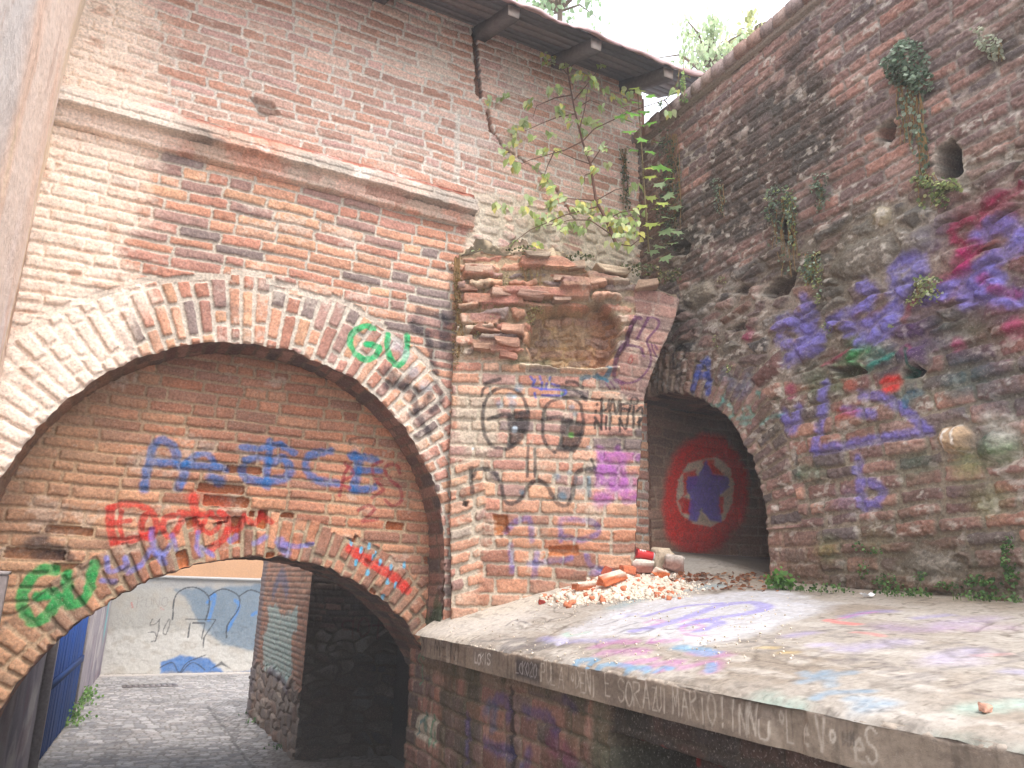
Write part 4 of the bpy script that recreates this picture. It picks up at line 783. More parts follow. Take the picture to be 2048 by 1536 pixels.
g.fill([(1080, 1290), (1150, 1245), (1230, 1215), (1340, 1190), (1450, 1185), (1560, 1190), (1640, 1208), (1600, 1235), (1500, 1265), (1400, 1285), (1280, 1275), (1180, 1275)], (196, 198, 206), .85, .09, rough=.16, patch=.45, freq=3)
g.fill([(850, 1268), (930, 1240), (1040, 1222), (1100, 1230), (1000, 1262), (900, 1280)], (196, 192, 188), .5, .08, rough=.08)
g.stroke([(1230, 1215), (1330, 1185), (1440, 1172)], .07, (128, 164, 176), .6, .6, patch=.4)
PV = (132, 124, 196)
for st, wd in (([(1270, 1262), (1330, 1248), (1400, 1225), (1440, 1212), (1500, 1206), (1530, 1216), (1490, 1228), (1420, 1238), (1370, 1250)], .06), ([(1290, 1232), (1360, 1214), (1440, 1208)], .04), ([(1400, 1240), (1440, 1246), (1400, 1262)], .05)): g.stroke(st, wd, PV, .85, .3, lab=1, patch=.2)
MGN = (178, 110, 170)
for st, wd in ((E_([(1520, 220), (1580, 200), (1630, 215), (1560, 235)]), .025), (E_([(1750, 215), (1790, 200), (1850, 200), (1920, 190)]), .02), (E_([(1750, 260), (1800, 230), (1890, 235), (1880, 260), (1780, 275), (1755, 265)]), .022), (E_([(1770, 290), (1830, 310), (1910, 305)]), .022), (E_([(1560, 325), (1540, 355), (1640, 330)]), .022), (E_([(1190, 380), (1320, 345), (1430, 350)]), .06),
               (E_([(1250, 420), (1400, 410), (1480, 420)]), .07), (E_([(1600, 350), (1700, 340)]), .05), (E_([(1540, 520), (1640, 490), (1740, 490), (1620, 540)]), .045), (E_([(1780, 520), (1900, 490), (1990, 490), (1960, 550)]), .045), (E_([(1380, 500), (1560, 470)]), .05), (E_([(1860, 420), (2040, 440)]), .06)): g.stroke(st, wd, MGN, .7, .5, lab=2, patch=.4)
for st, wd in ((E_([(1000, 520), (1060, 480), (1180, 475), (1130, 500), (1060, 520)]), .03), (E_([(1210, 515), (1300, 500), (1420, 515)]), .03), (E_([(1400, 540), (1490, 520), (1530, 545)]), .03), (E_([(1580, 550), (1640, 520), (1680, 530)]), .025), (E_([(1160, 565), (1330, 570), (1500, 600)]), .03), (E_([(1750, 385), (1850, 400), (1950, 430)]), .06), (E_([(1960, 500), (1950, 550)]), .03)): g.stroke(st, wd, (92, 156, 196), .8, .4, lab=3, patch=.3)
for st, wd in ((E_([(1340, 290), (1400, 265), (1500, 258), (1560, 262), (1480, 290), (1380, 295)]), .02), (E_([(1240, 235), (1330, 205)]), .016), (E_([(1300, 270), (1460, 220)]), .012), (E_([(580, 240), (640, 205), (760, 225), (960, 185)]), .012), (E_([(1650, 265), (1790, 255)]), .014), (E_([(550, 385), (650, 340), (850, 330)]), .05), (E_([(560, 400), (800, 380), (980, 370)]), .05), (E_([(700, 370), (860, 350)]), .05), (E_([(920, 388), (1000, 380)]), .01), (E_([(350, 345), (500, 345), (700, 320)]), .02)):
    g.stroke(st, wd, (84, 82, 88), .75, .5, patch=.4)
for st, wd in ((E_([(830, 320), (1000, 345), (1280, 340)]), .05), (E_([(1370, 165), (1440, 160)]), .05)): g.stroke(st, wd, (160, 156, 208), .6, .6, patch=.4)
g.stroke(E_([(980, 290), (1010, 310), (1120, 285)]), .03, (140, 184, 158), .6, .6)
g.stroke(F_([(810, 190), (880, 205), (990, 215)]), .035, (212, 108, 108), .8, .4, lab=4); g.stroke(F_([(880, 185), (1000, 155), (1110, 140)]), .02, (200, 110, 140), .7, .4, lab=4); g.stroke(F_([(940, 170), (1080, 140), (1190, 135)]), .06, PV, .5, .5, lab=4); g.stroke(F_([(980, 270), (1060, 275), (1150, 290)]), .025, (212, 120, 124), .6, .5, lab=4); g.stroke(F_([(1750, 415), (1930, 405)]), .03, (206, 150, 150), .6, .5)
for st, wd, c_ in (([(1380, 180), (1550, 160)], .05, PV), ([(1180, 230), (1400, 250), (1600, 210), (1800, 180)], .10, (160, 140, 186)), ([(1600, 240), (1900, 230)], .09, (176, 150, 180)), ([(950, 370), (1100, 350), (1250, 330)], .09, (160, 152, 204)), ([(580, 290), (700, 270)], .06, (150, 140, 200)), ([(1560, 420), (1700, 390)], .09, (170, 164, 208)), ([(1500, 460), (1700, 460)], .08, (186, 178, 206)), ([(740, 350), (800, 345)], .05, (170, 160, 214)), ([(1960, 520), (2040, 530)], .05, (160, 160, 210))): g.stroke(F_(st), wd, c_, .5, .7, patch=.4)
for st, wd in (([(700, 240), (850, 235), (980, 230), (1140, 240), (1060, 260), (940, 245)], .018), ([(580, 270), (820, 255), (900, 240)], .018), ([(830, 290), (900, 300), (980, 290), (900, 275), (830, 290)], .018), ([(130, 330), (250, 320), (370, 345), (250, 365)], .016), ([(350, 290), (480, 345), (440, 385), (620, 355)], .016), ([(600, 420), (700, 430), (810, 385), (700, 375), (600, 400)], .018),
               ([(820, 440), (900, 460), (970, 450), (950, 410)], .022), ([(860, 440), (1130, 435)], .02), ([(1030, 500), (1180, 470), (1140, 455)], .02), ([(1150, 525), (1270, 500), (1200, 490)], .02), ([(1210, 560), (1400, 530), (1600, 490), (1700, 480)], .02), ([(1430, 590), (1500, 540), (1300, 570)], .025), ([(1160, 320), (1200, 340), (1400, 370), (1640, 330)], .025), ([(1550, 390), (1620, 430), (1720, 420), (1780, 370), (1640, 370), (1550, 395)], .02),
               ([(1780, 360), (1900, 390), (1960, 430), (2040, 400)], .02), ([(1600, 630), (1850, 560)], .014), ([(1900, 470), (2040, 440)], .018), ([(1700, 655), (1850, 680), (2045, 700)], .008)): g.stroke(F_(st), wd, (104, 98, 100), .62, .6, lab=5, patch=.35)
for st, wd in (([(650, 520), (700, 545), (800, 510)], .03), ([(650, 580), (720, 570), (800, 540), (940, 525)], .04), ([(820, 560), (830, 610)], .03), ([(740, 690), (820, 655), (1080, 640)], .03), ([(960, 690), (1030, 700)], .035), ([(1050, 735), (1160, 725)], .06)): g.stroke(F_(st), wd, (118, 152, 178), .7, .5, lab=6, patch=.4)
for st in ([(1420, 940), (1600, 985), (1900, 1015)], [(1700, 760), (2040, 730)], [(300, 690), (400, 690)], [(480, 720), (580, 740)]): g.stroke(F_(st), .06, (158, 200, 190), .55, .7, patch=.4)
g.stroke(F_([(380, 365), (470, 370)]), .03, (206, 180, 120), .6, .6); g.stroke(F_([(530, 400), (600, 400)]), .03, (206, 180, 120), .6, .6)
g.build(pf, {0: 'concrete_slab', 1: ('graffiti', 'violet lettering on the slab top'), 2: ('graffiti', 'magenta scribbles on the slab top'), 3: ('graffiti', 'light blue lettering on the slab top'), 4: ('graffiti', 'red and violet strokes on the slab top'), 5: ('graffiti', 'grey scrawl on the slab top'), 6: ('graffiti', 'blue smears on the slab top')}, M_CONC)
log('slab top')
# chalk lettering with a small stroke alphabet
FONT = {'N': [[(0, 0), (0, 1), (1, 0), (1, 1)]], 'I': [[(.5, 0), (.5, 1)]], 'M': [[(0, 0), (.1, 1), (.5, .3), (.9, 1), (1, 0)]], 'E': [[(1, 1), (0, 1), (0, 0), (1, 0)], [(0, .5), (.8, .5)]], 'V': [[(0, 1), (.5, 0), (1, 1)]],
        'P': [[(0, 0), (0, 1), (.8, 1), (1, .75), (.8, .5), (0, .5)]], 'U': [[(0, 1), (0, .2), (.5, 0), (1, .2), (1, 1)]], 'L': [[(0, 1), (0, 0), (.9, 0)]], 'A': [[(0, 0), (.5, 1), (1, 0)], [(.2, .4), (.8, .4)]], 'D': [[(0, 0), (0, 1), (.7, .8), (1, .5), (.7, .15), (0, 0)]],
        'S': [[(1, .85), (.5, 1), (.05, .8), (.2, .55), (.85, .4), (.9, .15), (.4, 0), (0, .15)]], 'O': [[(.5, 0), (0, .3), (.05, .75), (.5, 1), (.95, .75), (1, .3), (.5, 0)]], 'R': [[(0, 0), (0, 1), (.8, .95), (.9, .7), (.1, .5), (1, 0)]], 'Z': [[(0, 1), (1, 1), (0, 0), (1, 0)]], '!': [[(.5, .3), (.5, 1)], [(.5, 0), (.5, .1)]],
        'T': [[(.5, 0), (.5, 1)], [(0, .8), (1, .8)]], 'K': [[(0, 0), (0, 1)], [(1, 1), (.1, .5), (1, 0)]], 'o': [[(.5, .5), (.2, .7), (.5, .9), (.8, .7), (.5, .5)]], 'u': [[(0, .6), (0, .1), (.5, 0), (1, .1), (1, .6)]], 'e': [[(0, .35), (.9, .4), (.6, .65), (.1, .5), (.1, .1), (.9, .05)]], '0': [[(.5, 0), (0, .5), (.5, 1), (1, .5), (.5, 0)]], '2': [[(0, .8), (.5, 1), (1, .7), (0, 0), (1, 0)]],
        'F': [[(0, 0), (0, 1), (1, 1)], [(0, .5), (.7, .5)]], 'C': [[(1, .9), (.3, 1), (0, .5), (.3, 0), (1, .1)]], 'J': [[(.8, 1), (.8, .2), (.4, 0), (0, .2)]], ' ': []}
def text(g, t, u0, u1, v0, v1, wd, c, a=.9, gap=.28, lab=0, jit=.11, slant=0.):
    r = random.Random(len(t)*7+int(u0*100)); n = len(t); w_ = (u1-u0)/n
    for i, ch in enumerate(t):
        dx = r.uniform(-jit, jit)*w_; dy = r.uniform(-jit, jit)*(v1-v0); sc_ = 1+r.uniform(-.12, .12)
        for st in FONT.get(ch, []):
            q = [(u0+w_*(i+gap/2+x*(1-gap))+dx+slant*y*(v1-v0), v0+(y*(v1-v0))*sc_+dy) for x, y in st]
            g.stroke(q, wd*r.uniform(.65, 1.05), c, a*r.uniform(.75, 1), .5, lab, smooth=ch in 'SOo0JCu2', uv=True, patch=.55)
g = G(Pl(C1+D*-.0, -L, -D), -.02, 4.7, 1.835, 1.975, .0055); U, V = g.U, g.V
g.h = .006*fbm(U*6, V*9, 4, 172)-.012*ss(.012, 0, 1.97-V+.01*fbm(U*16, U*0, 3, 173))-.014*ss(.3, .6, fbm(U*4, V*2, 4, 174))
c = np.tile(srgb(150, 136, 122), U.shape+(1,)); c = mixc(c, srgb(112, 100, 92), ss(-.2, .4, fbm(U*3, V*8, 5, 175))*.6); c = mixc(c, srgb(190, 180, 168), .7*ss(1.955, 1.972, V+.006*fbm(U*30, V*9, 3, 176))); c = c*(1-.25*ss(.3, .5, fbm(U*40, V*3, 3, 177)))[..., None]*(1+.08*vn(U*120, V*120, 178))[..., None]
g.col = c.astype(np.float32); CH = (206, 196, 184)
eu = lambda x, y: EDGE.uv(x, y)[0]
text(g, 'NIMENI', eu(842, 1290), eu(925, 1305), 1.86, 1.955, .013, (58, 52, 52), .9, lab=1)
a0, a1 = eu(950, 1300), eu(982, 1310); g.fill([(a0-.02, 1.855), (a1+.02, 1.855), (a1+.02, 1.95), (a0-.02, 1.95)], (120, 116, 116), .3, .02, uv=True); text(g, 'LOKIS', a0, a1, 1.875, 1.935, .007, (226, 220, 214), .95, .15, lab=1)
a0, a1 = eu(1032, 1330), eu(1074, 1340); g.fill([(a0, 1.85), (a1+.03, 1.85), (a1+.03, 1.945), (a0, 1.945)], (58, 56, 62), .8, .015, uv=True); text(g, 'LOK02O', a0, a1, 1.87, 1.93, .006, (190, 186, 186), .85, .15, lab=1)
for (xa, xb, tt) in ((1082, 1112, 'PUL'), (1116, 1131, 'A'), (1142, 1192, 'oDENI'), (1208, 1220, 'E'), (1236, 1300, 'SORA'), (1303, 1335, 'ZUI'), (1345, 1430, 'MARIO'), (1436, 1448, '!'), (1459, 1468, 'I'), (1474, 1512, 'NN'), (1516, 1540, 'u'), (1550, 1618, 'oLte'), (1634, 1700, 'Voi'), (1704, 1760, 'eS')):
    text(g, tt, eu(xa, 1340+(xa-1080)*.25), eu(xb, 1340+(xb-1080)*.25), 1.858, 1.95, .0075+.002*(xa > 1430), CH, .92, .22, lab=1)
text(g, 'DIN', eu(1685, 1505), eu(1712, 1510), 1.89, 1.925, .006, (50, 48, 50), .8, lab=1)
g.build(pf, {0: 'slab_edge', 1: ('writing', 'pale chalk words along the slab edge')}, M_CONC)
# brick side below the slab
g = G(Pl(C1+D*.05, -L, -D), -.3, 4.7, -.02, 1.86, .009); U, V = g.U, g.V
lay = bricks(U, V, ch=.105, bl=.2, mort=.014, seed=181, rag=.005, wob=.012, hv=.12); g.lay(lay, np.ones(U.shape, bool), 'dark', (128, 112, 98), 181, rel=.012, bigrel=.006)
g.fill([(842, 1306), (1140, 1366), (1180, 1400), (1000, 1372), (900, 1352), (842, 1350)], (124, 108, 92), .85, .02, patch=.2)
dr = ss(.05, .45, fbm(U*5, V*.8, 4, 182)); g.col = mixc(g.col, srgb(62, 66, 46), .65*dr*(V > .9)); g.stroke([(1025, 1380), (1028, 1450), (1032, 1536)], .05, (40, 36, 36), .9, .4)
bx = ss(2.05, 2.12, U); g.col = mixc(g.col, srgb(92, 92, 76), .8*bx*ss(2.4, 2.15, U)); g.h -= .30*ss(2.22, 2.25, U)*ss(1.72, 1.70, V)*ss(4.2, 4.15, U)*ss(.3, .34, V); g.col = mixc(g.col, srgb(52, 48, 46), .8*ss(2.2, 2.26, U))
G_ = lambda p: Z(830, 1240, 4.357, p)
g.fill(G_([(30, 850), (90, 820), (190, 825), (215, 880), (200, 1120), (20, 1010), (15, 930)]), (176, 172, 158), .9, .012, lab=1)
for st, wd, c_ in (([(110, 830), (110, 950)], .05, (40, 104, 96)), ([(40, 990), (60, 900), (100, 870)], .025, (36, 110, 120)), ([(180, 840), (150, 960), (140, 1090)], .03, (60, 130, 100)), ([(180, 1100), (190, 980)], .02, (50, 140, 110))): g.stroke(G_(st), wd, c_, .75, .5, lab=1)
g.stroke(G_([(60, 560), (75, 520), (70, 400), (50, 340), (75, 300), (95, 340)]), .018, (80, 140, 110), .7, .5)
for st, wd, c_ in (([(470, 850), (480, 1000), (470, 1200)], .07, (66, 60, 118)), ([(640, 780), (700, 760), (690, 900)], .09, (40, 82, 122)), ([(620, 1060), (720, 1120), (860, 1160)], .07, (60, 62, 130)), ([(700, 700), (800, 690), (830, 850)], .06, (76, 64, 122)), ([(970, 800), (1180, 850), (1240, 960)], .06, (66, 60, 120)), ([(1200, 1060), (1300, 1130), (1380, 1240)], .1, (110, 44, 86)), ([(960, 1290), (1010, 1150)], .06, (70, 66, 130)), ([(1320, 680), (1400, 760)], .06, (70, 60, 100))): g.stroke(G_(st), wd, c_, .6, .6, lab=2, patch=.4)
g.stroke([(1283, 1490), (1285, 1536)], .03, (150, 40, 36), .8, .5); g.stroke([(1328, 1500), (1326, 1536)], .03, (150, 40, 36), .8, .5)
g.build(pf, {0: 'brick_side', 1: ('paint_patch', 'pale patch with teal paint'), 2: ('graffiti', 'blue and violet spray on the platform side')}, M_BRICK)
mb = MB(); mb.box(EDGE.P(-.12, 0, -.07), -L*.1, D*.3, (0, 0, 1.86), srgb(84, 66, 58)); mb.box(EDGE.P(4.68, 0, -.05), -L*.05, D*2, (0, 0, 1.9), srgb(120, 100, 88)); mb.build('platform_end', M_BRICK, pf)
log('platform')
# ================================================================== plaster wall close on the left
pw = thing('plaster_wall', 'smooth pale pink and cream plaster wall at the left edge', 'wall', tuple(FRONT.P(4.6, 0, 1)))
PW = Pl(FRONT.P(4.52, 0, 0), NF, D)
g = G(PW, -.05, 5, 0, 8.2, .02); U, V = g.U, g.V
g.h = .004*fbm(U*24, V*24, 3, 190)+.035*ss(5.2, 6.2, V)*1.2+.02*fbm(U*1.2, V*.8, 3, 191)+.006*fbm(U*5, V*5, 4, 192)-.05*ss(.5, 0, U)
c = np.tile(srgb(242, 222, 206), U.shape+(1,)); n1 = fbm(U*1.6, V*.35, 4, 193); c = mixc(c, srgb(244, 230, 224), ss(-.1, .4, n1)); c = mixc(c, srgb(236, 202, 178), .7*ss(.05, .4, fbm(U*2.2+5, V*.5, 4, 194))); c = mixc(c, srgb(226, 206, 164), .5*ss(.2, .5, fbm(U*3, V*.6, 4, 195)))
c = mixc(c, srgb(220, 214, 208), .8*ss(1.3, 1.7, U+.25*fbm(U*2, V*1.4, 3, 196))); c = c*(1+.05*fbm(U*30, V*30, 3, 197))[..., None]; c = mixc(c, srgb(190, 160, 142), .4*ss(.42, .5, fbm(U*8, V*1.2, 4, 198)))
g.col = c.astype(np.float32); g.build(pw, {0: 'plaster_face'}, M_PLASTER)
mb = MB(); mb.box(PW.P(-.05, 0, -.4), NF*5.05, D*.35, (0, 0, 8.2), srgb(220, 196, 180)); mb.build('wall_core', M_PLASTER, pw)
# weathered post at the lower left
mb = MB(); u, v = FRONT.uv(16, 1150, .12); mb.box(FRONT.P(u, 0, .08), -D*.16, NF*.1, (0, 0, v), srgb(128, 118, 116), .006)
mb.box(FRONT.P(u-.006, v, .075), -D*.17, NF*.112, (0, 0, .02), srgb(168, 160, 158), .004)
o = mb.build('wooden_post', M_WOOD); tag(o, 'weathered grey wooden post at the lower left edge beside the passage arch', 'post')
# ================================================================== roof eave
rf = thing('roof', 'dark timber eave with a rusty sheet metal edge over the pink wall', 'roof', tuple(FRONT.P(2, 6.95, .3)))
mb = MB(); rg = np.random.RandomState(3)
sl0, sl1 = np.array([0, 0, 6.95]), None
def EV(u, o, dz=0): return FRONT.P(u, 6.95-.30*max(o, -.4)/.72*1.0+dz, o)
for i in range(7):
    o0 = -.05+i*.107; P = EV(-.28, o0, rg.normal(0, .004)); mb.box(P, -D*5.2, (EV(0, .1)-EV(0, 0))*1.02, (0, 0, .022), srgb(*random.choice([(104, 98, 98), (92, 88, 90), (114, 104, 102)])))
mb.build('eave_boards', M_WOOD, rf)
for i, u in enumerate([4.2, 3.35, 2.52, 1.62, .86, .12]):
    mb = MB(); a = EV(u, -.05, -.115); b = EV(u, .66, -.10); mb.box(a, -D*.10, b-a, (0, 0, .11), srgb(100, 92, 90), .006)
    rfo = mb.build('rafter', M_WOOD, rf)
    mb = MB(); mb.box(EV(u+.004, .662, -.092), -D*.092, NF*.012, (0, 0, .095), srgb(176, 164, 156), .004); mb.build('rafter_end', M_WOOD, rfo)
us = np.linspace(-.32, 4.9, 240); rows = []
for k, (o, dz) in enumerate(((.70, .012), (.735, -.012), (.752, -.006), (.735, .03), (.3, .22), (-.6, .72))):
    w_ = np.array([EV(u, 0)*0+FRONT.P(u, 6.95-.30*o/.72+dz+(.016*vn(u*6, k*.9, 7)+.012*vn(u*17, k*.9, 8)+.03*max(0, 1-abs(u+.15)/.25))*(k < 4), o+.012*vn(u*6, k*.3+4, 9)) for u in us]); rows.append(w_)
P = np.stack(rows, 1); cc = np.tile(srgb(140, 108, 106), P.shape[:2]+(1,)); cc = mixc(cc, srgb(168, 140, 136), ss(-.1, .4, fbm(np.repeat(us[:, None]*4, 6, 1), np.tile(np.arange(6.), (240, 1)), 3, 4)))
gridmesh(P, cc.astype(np.float32), np.ones((239, 5), bool), None, rf, {0: 'sheet_edge'}, M_METAL)
log('roof')
# ================================================================== beyond the passage
def plain(pl, u0, u1, v0, v1, st, root, name, fn, mat=M_PLASTER, off=0):
    g = G(pl, u0, u1, v0, v1, st, off); fn(g); return g, (lambda parts=None: g.build(root, parts or {0: name}, mat))
FARP = Pl(K+L*16.5, -D, NF)
o = thing('garden_wall', 'low white plaster wall across the end of the lane, painted grey and blue', 'wall', tuple(FARP.P(2, 0, -.1)))
def fn(g):
    U, V = g.U, g.V; g.h = .012*fbm(U*3, V*3, 4, 201)+.01*fbm(U*12, V*14, 3, 202)*ss(1.4, 1.1, V)
    c = np.tile(srgb(160, 156, 148), U.shape+(1,)); c = mixc(c, srgb(184, 180, 172), ss(1.2, .9, V+.2*fbm(U*3, V*3, 4, 203))); c = mixc(c, srgb(150, 148, 146), .7*ss(1.95, 2.1, V+.06*fbm(U*4, V*4, 4, 204)))
    c = mixc(c, srgb(160, 150, 136), .5*ss(.1, .45, fbm(U*4, V*6, 5, 205))); g.col = c.astype(np.float32)
    g.fill([(352, 1180), (520, 1170), (520, 1300), (440, 1290), (400, 1250), (380, 1200)], (92, 112, 128), .92, .06, rough=.1, lab=1, freq=3)
    g.fill([(320, 1325), (360, 1310), (420, 1318), (450, 1345), (520, 1340), (520, 1352), (320, 1352)], (36, 104, 170), .95, .04, rough=.04, lab=1); g.fill([(322, 1344), (520, 1344), (520, 1356), (322, 1356)], (150, 146, 140), .85, .04, rough=.05)
    for st in ([(415, 1205), (430, 1190), (418, 1240)], [(470, 1200), (478, 1215), (455, 1260)], [(505, 1230), (512, 1225)]): g.stroke(st, .08, (36, 118, 190), .85, .6, lab=1, patch=.5)
    BL = (36, 40, 48)
    for st in ([(345, 1240), (352, 1190), (385, 1174), (415, 1190), (418, 1215), (411, 1240)], [(418, 1192), (445, 1178), (475, 1190), (478, 1215), (455, 1250), (453, 1275)], [(479, 1192), (500, 1180), (520, 1186)]): g.stroke(B_([( (x-0)*3.938, (y-1100)*3.938) for x, y in st]), .032, BL, .95, .25, lab=1, patch=.05)
    for st in ([(372, 1238), (432, 1239), (408, 1275), (406, 1295)], [(385, 1246), (410, 1246), (403, 1278)], [(380, 1246), (376, 1275)]): g.stroke(st, .028, BL, .9, .25, smooth=False, lab=1, patch=.05)
    g.stroke([(320, 1335), (345, 1325), (358, 1345), (375, 1325), (411, 1310)], .03, BL, .9, .3, lab=1); g.stroke([(360, 1348), (385, 1325), (410, 1340)], .03, BL, .9, .3, lab=1); g.fill([(418, 1340), (443, 1322), (462, 1338), (443, 1330)], BL, .85, .01, lab=1)
    for st in ([(305, 1238), (300, 1250), (312, 1247), (319, 1238)], [(296, 1265), (310, 1265), (312, 1280), (302, 1283)], [(319, 1238), (317, 1262), (310, 1283)], [(338, 1238), (326, 1262), (332, 1268), (340, 1245), (338, 1238)]): g.stroke(st, .025, (56, 54, 56), .85, .3, lab=1)
    text(g, 'RUNO', *[g.pl.uv(x, 1215)[0] for x in (270, 335)], 1.58, 1.8, .02, (90, 84, 84), .6); text(g, 'VOID', *[g.pl.uv(x, 1245)[0] for x in (232, 290)], 1.15, 1.4, .02, (130, 124, 122), .5)
    g.stroke([(263, 1205), (265, 1215)], .03, (180, 70, 60), .7); g.stroke([(320, 1215), (328, 1220)], .02, (180, 70, 60), .6)
    g.stroke([(200, 1352), (280, 1349), (340, 1352), (420, 1360), (500, 1362)], .05, (96, 84, 72), .7, .5)
g, b = plain(FARP, -6, 5, -.05, 2.28, .02, o, 'wall_face', fn); b({0: 'wall_face', 1: ('graffiti', 'blue field with black looping outlines')})
mb = MB(); mb.box(FARP.P(-6, 2.27, -.3), -D*11, NF*.36, (0, 0, .07), srgb(176, 172, 168)); mb.build('wall_cap', M_PLASTER, o)
mb = MB(); mb.box(FARP.P(-6, 0, -.28), -D*11, NF*.25, (0, 0, 2.26), srgb(190, 184, 176)); mb.build('wall_core', M_PLASTER, o)
OR = Pl(K+L*18.5, -D, NF); o = thing('orange_house', 'plain orange rendered house wall rising behind the low white garden wall', 'house', tuple(OR.P(1, 0, -1)))
def fn(g):
    U, V = g.U, g.V; g.col = (np.tile(srgb(186, 142, 104), U.shape+(1,))*(1+.08*fbm(U*1.5, V*1.5, 5, 206))[..., None]).astype(np.float32); g.h = .01*fbm(U*3, V*3, 3, 207)
g, b = plain(OR, -7, 8, 0, 6.5, .06, o, 'wall', fn); b()
mb = MB(); mb.box(OR.P(-7, 0, -5), -D*15, NF*4.95, (0, 0, 6.4), srgb(206, 158, 112)); mb.build('house_body', M_PLASTER, o); mb = MB(); mb.box(OR.P(-7.3, 6.4, -5.3), -D*15.6, NF*5.7, (0, 0, .25), srgb(150, 84, 62)); mb.build('roof', M_BRICK, o)
# left lane wall with the blue door
q0 = K-D*4.38+L*6.6; q1 = K-D*3.70+L*16.5; ld = (q1-q0)/np.linalg.norm(q1-q0); q0 = q0-ld*6.2; LLP = Pl(q0, ld, np.array([ld[1], -ld[0], 0]))
o = thing('lane_wall', 'purplish grey plaster wall along the left of the lane with a tall blue boarded door', 'wall', tuple(LLP.P(8, 0, -.1)))
us = [LLP.uv(x, y)[0] for x, y in ((75, 1536), (160, 1270), (205, 1200), (165, 1280))]
def fn(g):
    U, V = g.U, g.V; g.h = .02*fbm(U*2, V*2, 4, 211); c = np.tile(srgb(150, 140, 142), U.shape+(1,)); c = mixc(c, srgb(120, 110, 120), ss(-.2, .4, fbm(U*3, V*.7, 4, 212))); c = mixc(c, srgb(188, 178, 172), ss(.0, .4, fbm(U*2+4, V*1.5, 4, 213))*.7)
    c = mixc(c, srgb(96, 176, 178), .7*ss(.35, .1, np.abs(U-15.2+.3*fbm(U, V, 3, 2)))*ss(.6, 1.2, V)); c = mixc(c, srgb(120, 84, 90), .4*ss(.2, .5, fbm(U*2, V*2, 3, 215)))
    g.col = c.astype(np.float32)
g, b = plain(LLP, -.2, 16.2, -.05, 3.4, .04, o, 'wall_face', fn); b()
mb = MB(); mb.box(LLP.P(-.2, 0, -.5), ld*16.4, LLP.n*.45, (0, 0, 3.35), srgb(150, 142, 138)); mb.build('wall_core', M_PLASTER, o)
log('door u', us)
mb = MB(); x = 6.1
while x < 9.8:
    wd = .14+.05*random.random(); mb.box(LLP.P(x, .05, .03+.01*random.random()), ld*(wd-.012), LLP.n*.04, (0, 0, 2.45), srgb(20, 74, 150)*(.75+.5*random.random()), .003); x += wd
dr_ = mb.build('door', M_WOOD, o); dr_['label'] = 'tall blue boarded door'
mb = MB(); mb.box(LLP.P(6.1, .9, .075), ld*3.7, LLP.n*.03, (0, 0, .1), srgb(18, 52, 104)); mb.box(LLP.P(6.1, 1.9, .075), ld*3.7, LLP.n*.03, (0, 0, .1), srgb(18, 52, 104)); mb.build('door_rail', M_WOOD, dr_)
mb = MB(); mb.box(LLP.P(5.96, 0, .0), ld*.12, LLP.n*.1, (0, 0, 2.6), srgb(150, 140, 140)); mb.box(LLP.P(9.82, 0, .0), ld*.12, LLP.n*.1, (0, 0, 2.6), srgb(150, 140, 136)); mb.build('door_frame', M_WOOD, o)
# corner wall on the right beyond the arch and the dark wall facing us
PWL = Pl(FRONT.P(1.30, 0)*np.array([1, 1, 0]), L, -D)
o = thing('corner_wall', 'narrow stone and brick wall corner beyond the arch with a pale green painted panel', 'wall', tuple(PWL.P(8, 0, -.3)))
W_ = lambda p: Z(400, 1080, 3.368, p)
def fn(g):
    U, V = g.U, g.V; lay = bricks(U, V, ch=.08, bl=.26, seed=221, mort=.016); g.lay(lay, np.ones(U.shape, bool), 'orange', (150, 126, 108), 221)
    rs = stones(U, V, .3, .16, 222); g.lay(rs, ss(.95, .85, V+.2*fbm(U*2, V*2, 3, 223)), 'stone', (150, 132, 116), 222, rel=.035, bigrel=.02); g.col = mixc(g.col, srgb(150, 120, 96), .35)
    g.col = mixc(g.col, srgb(120, 110, 108), .8*ss(9.3, 9.6, U)); g.h += .03*ss(9.3, 9.33, U)
    g.fill(W_([(455, 440), (520, 430), (560, 520), (660, 450), (660, 600), (620, 640), (625, 880), (600, 1010), (540, 930), (430, 850), (430, 640), (470, 560)]), (164, 186, 174), .85, .05, rough=.08, lab=1, patch=.35)
    g.stroke(W_([(500, 350), (550, 240), (590, 340)]), .25, (70, 100, 130), .6, .6); g.stroke(W_([(480, 870), (560, 940), (610, 1010)]), .12, (90, 60, 80), .7, .6)
g, b = plain(PWL, 5.95, 9.9, -.05, 3.4, .015, o, 'wall_face', fn, M_BRICK); b({0: 'wall_face', 1: ('paint_patch', 'pale green painted panel')})
mb = MB(); mb.box(PWL.P(6.1, 0, -.9), L*3.78, D*-.0+(-D)*-.0+PWL.n*.86, (0, 0, 3.4), srgb(130, 110, 96)); mb.box(PWL.P(9.9, 0, -.9), L*.04, PWL.n*.93, (0, 0, 3.4), srgb(120, 112, 108)); mb.build('wall_core', M_BRICK, o)
DW = Pl(K+L*5.95, -D, NF); o = thing('rubble_wall', 'dark rough stone and brick wall in the shade under the passage vault', 'wall', tuple(DW.P(.5, 0, -.2)))
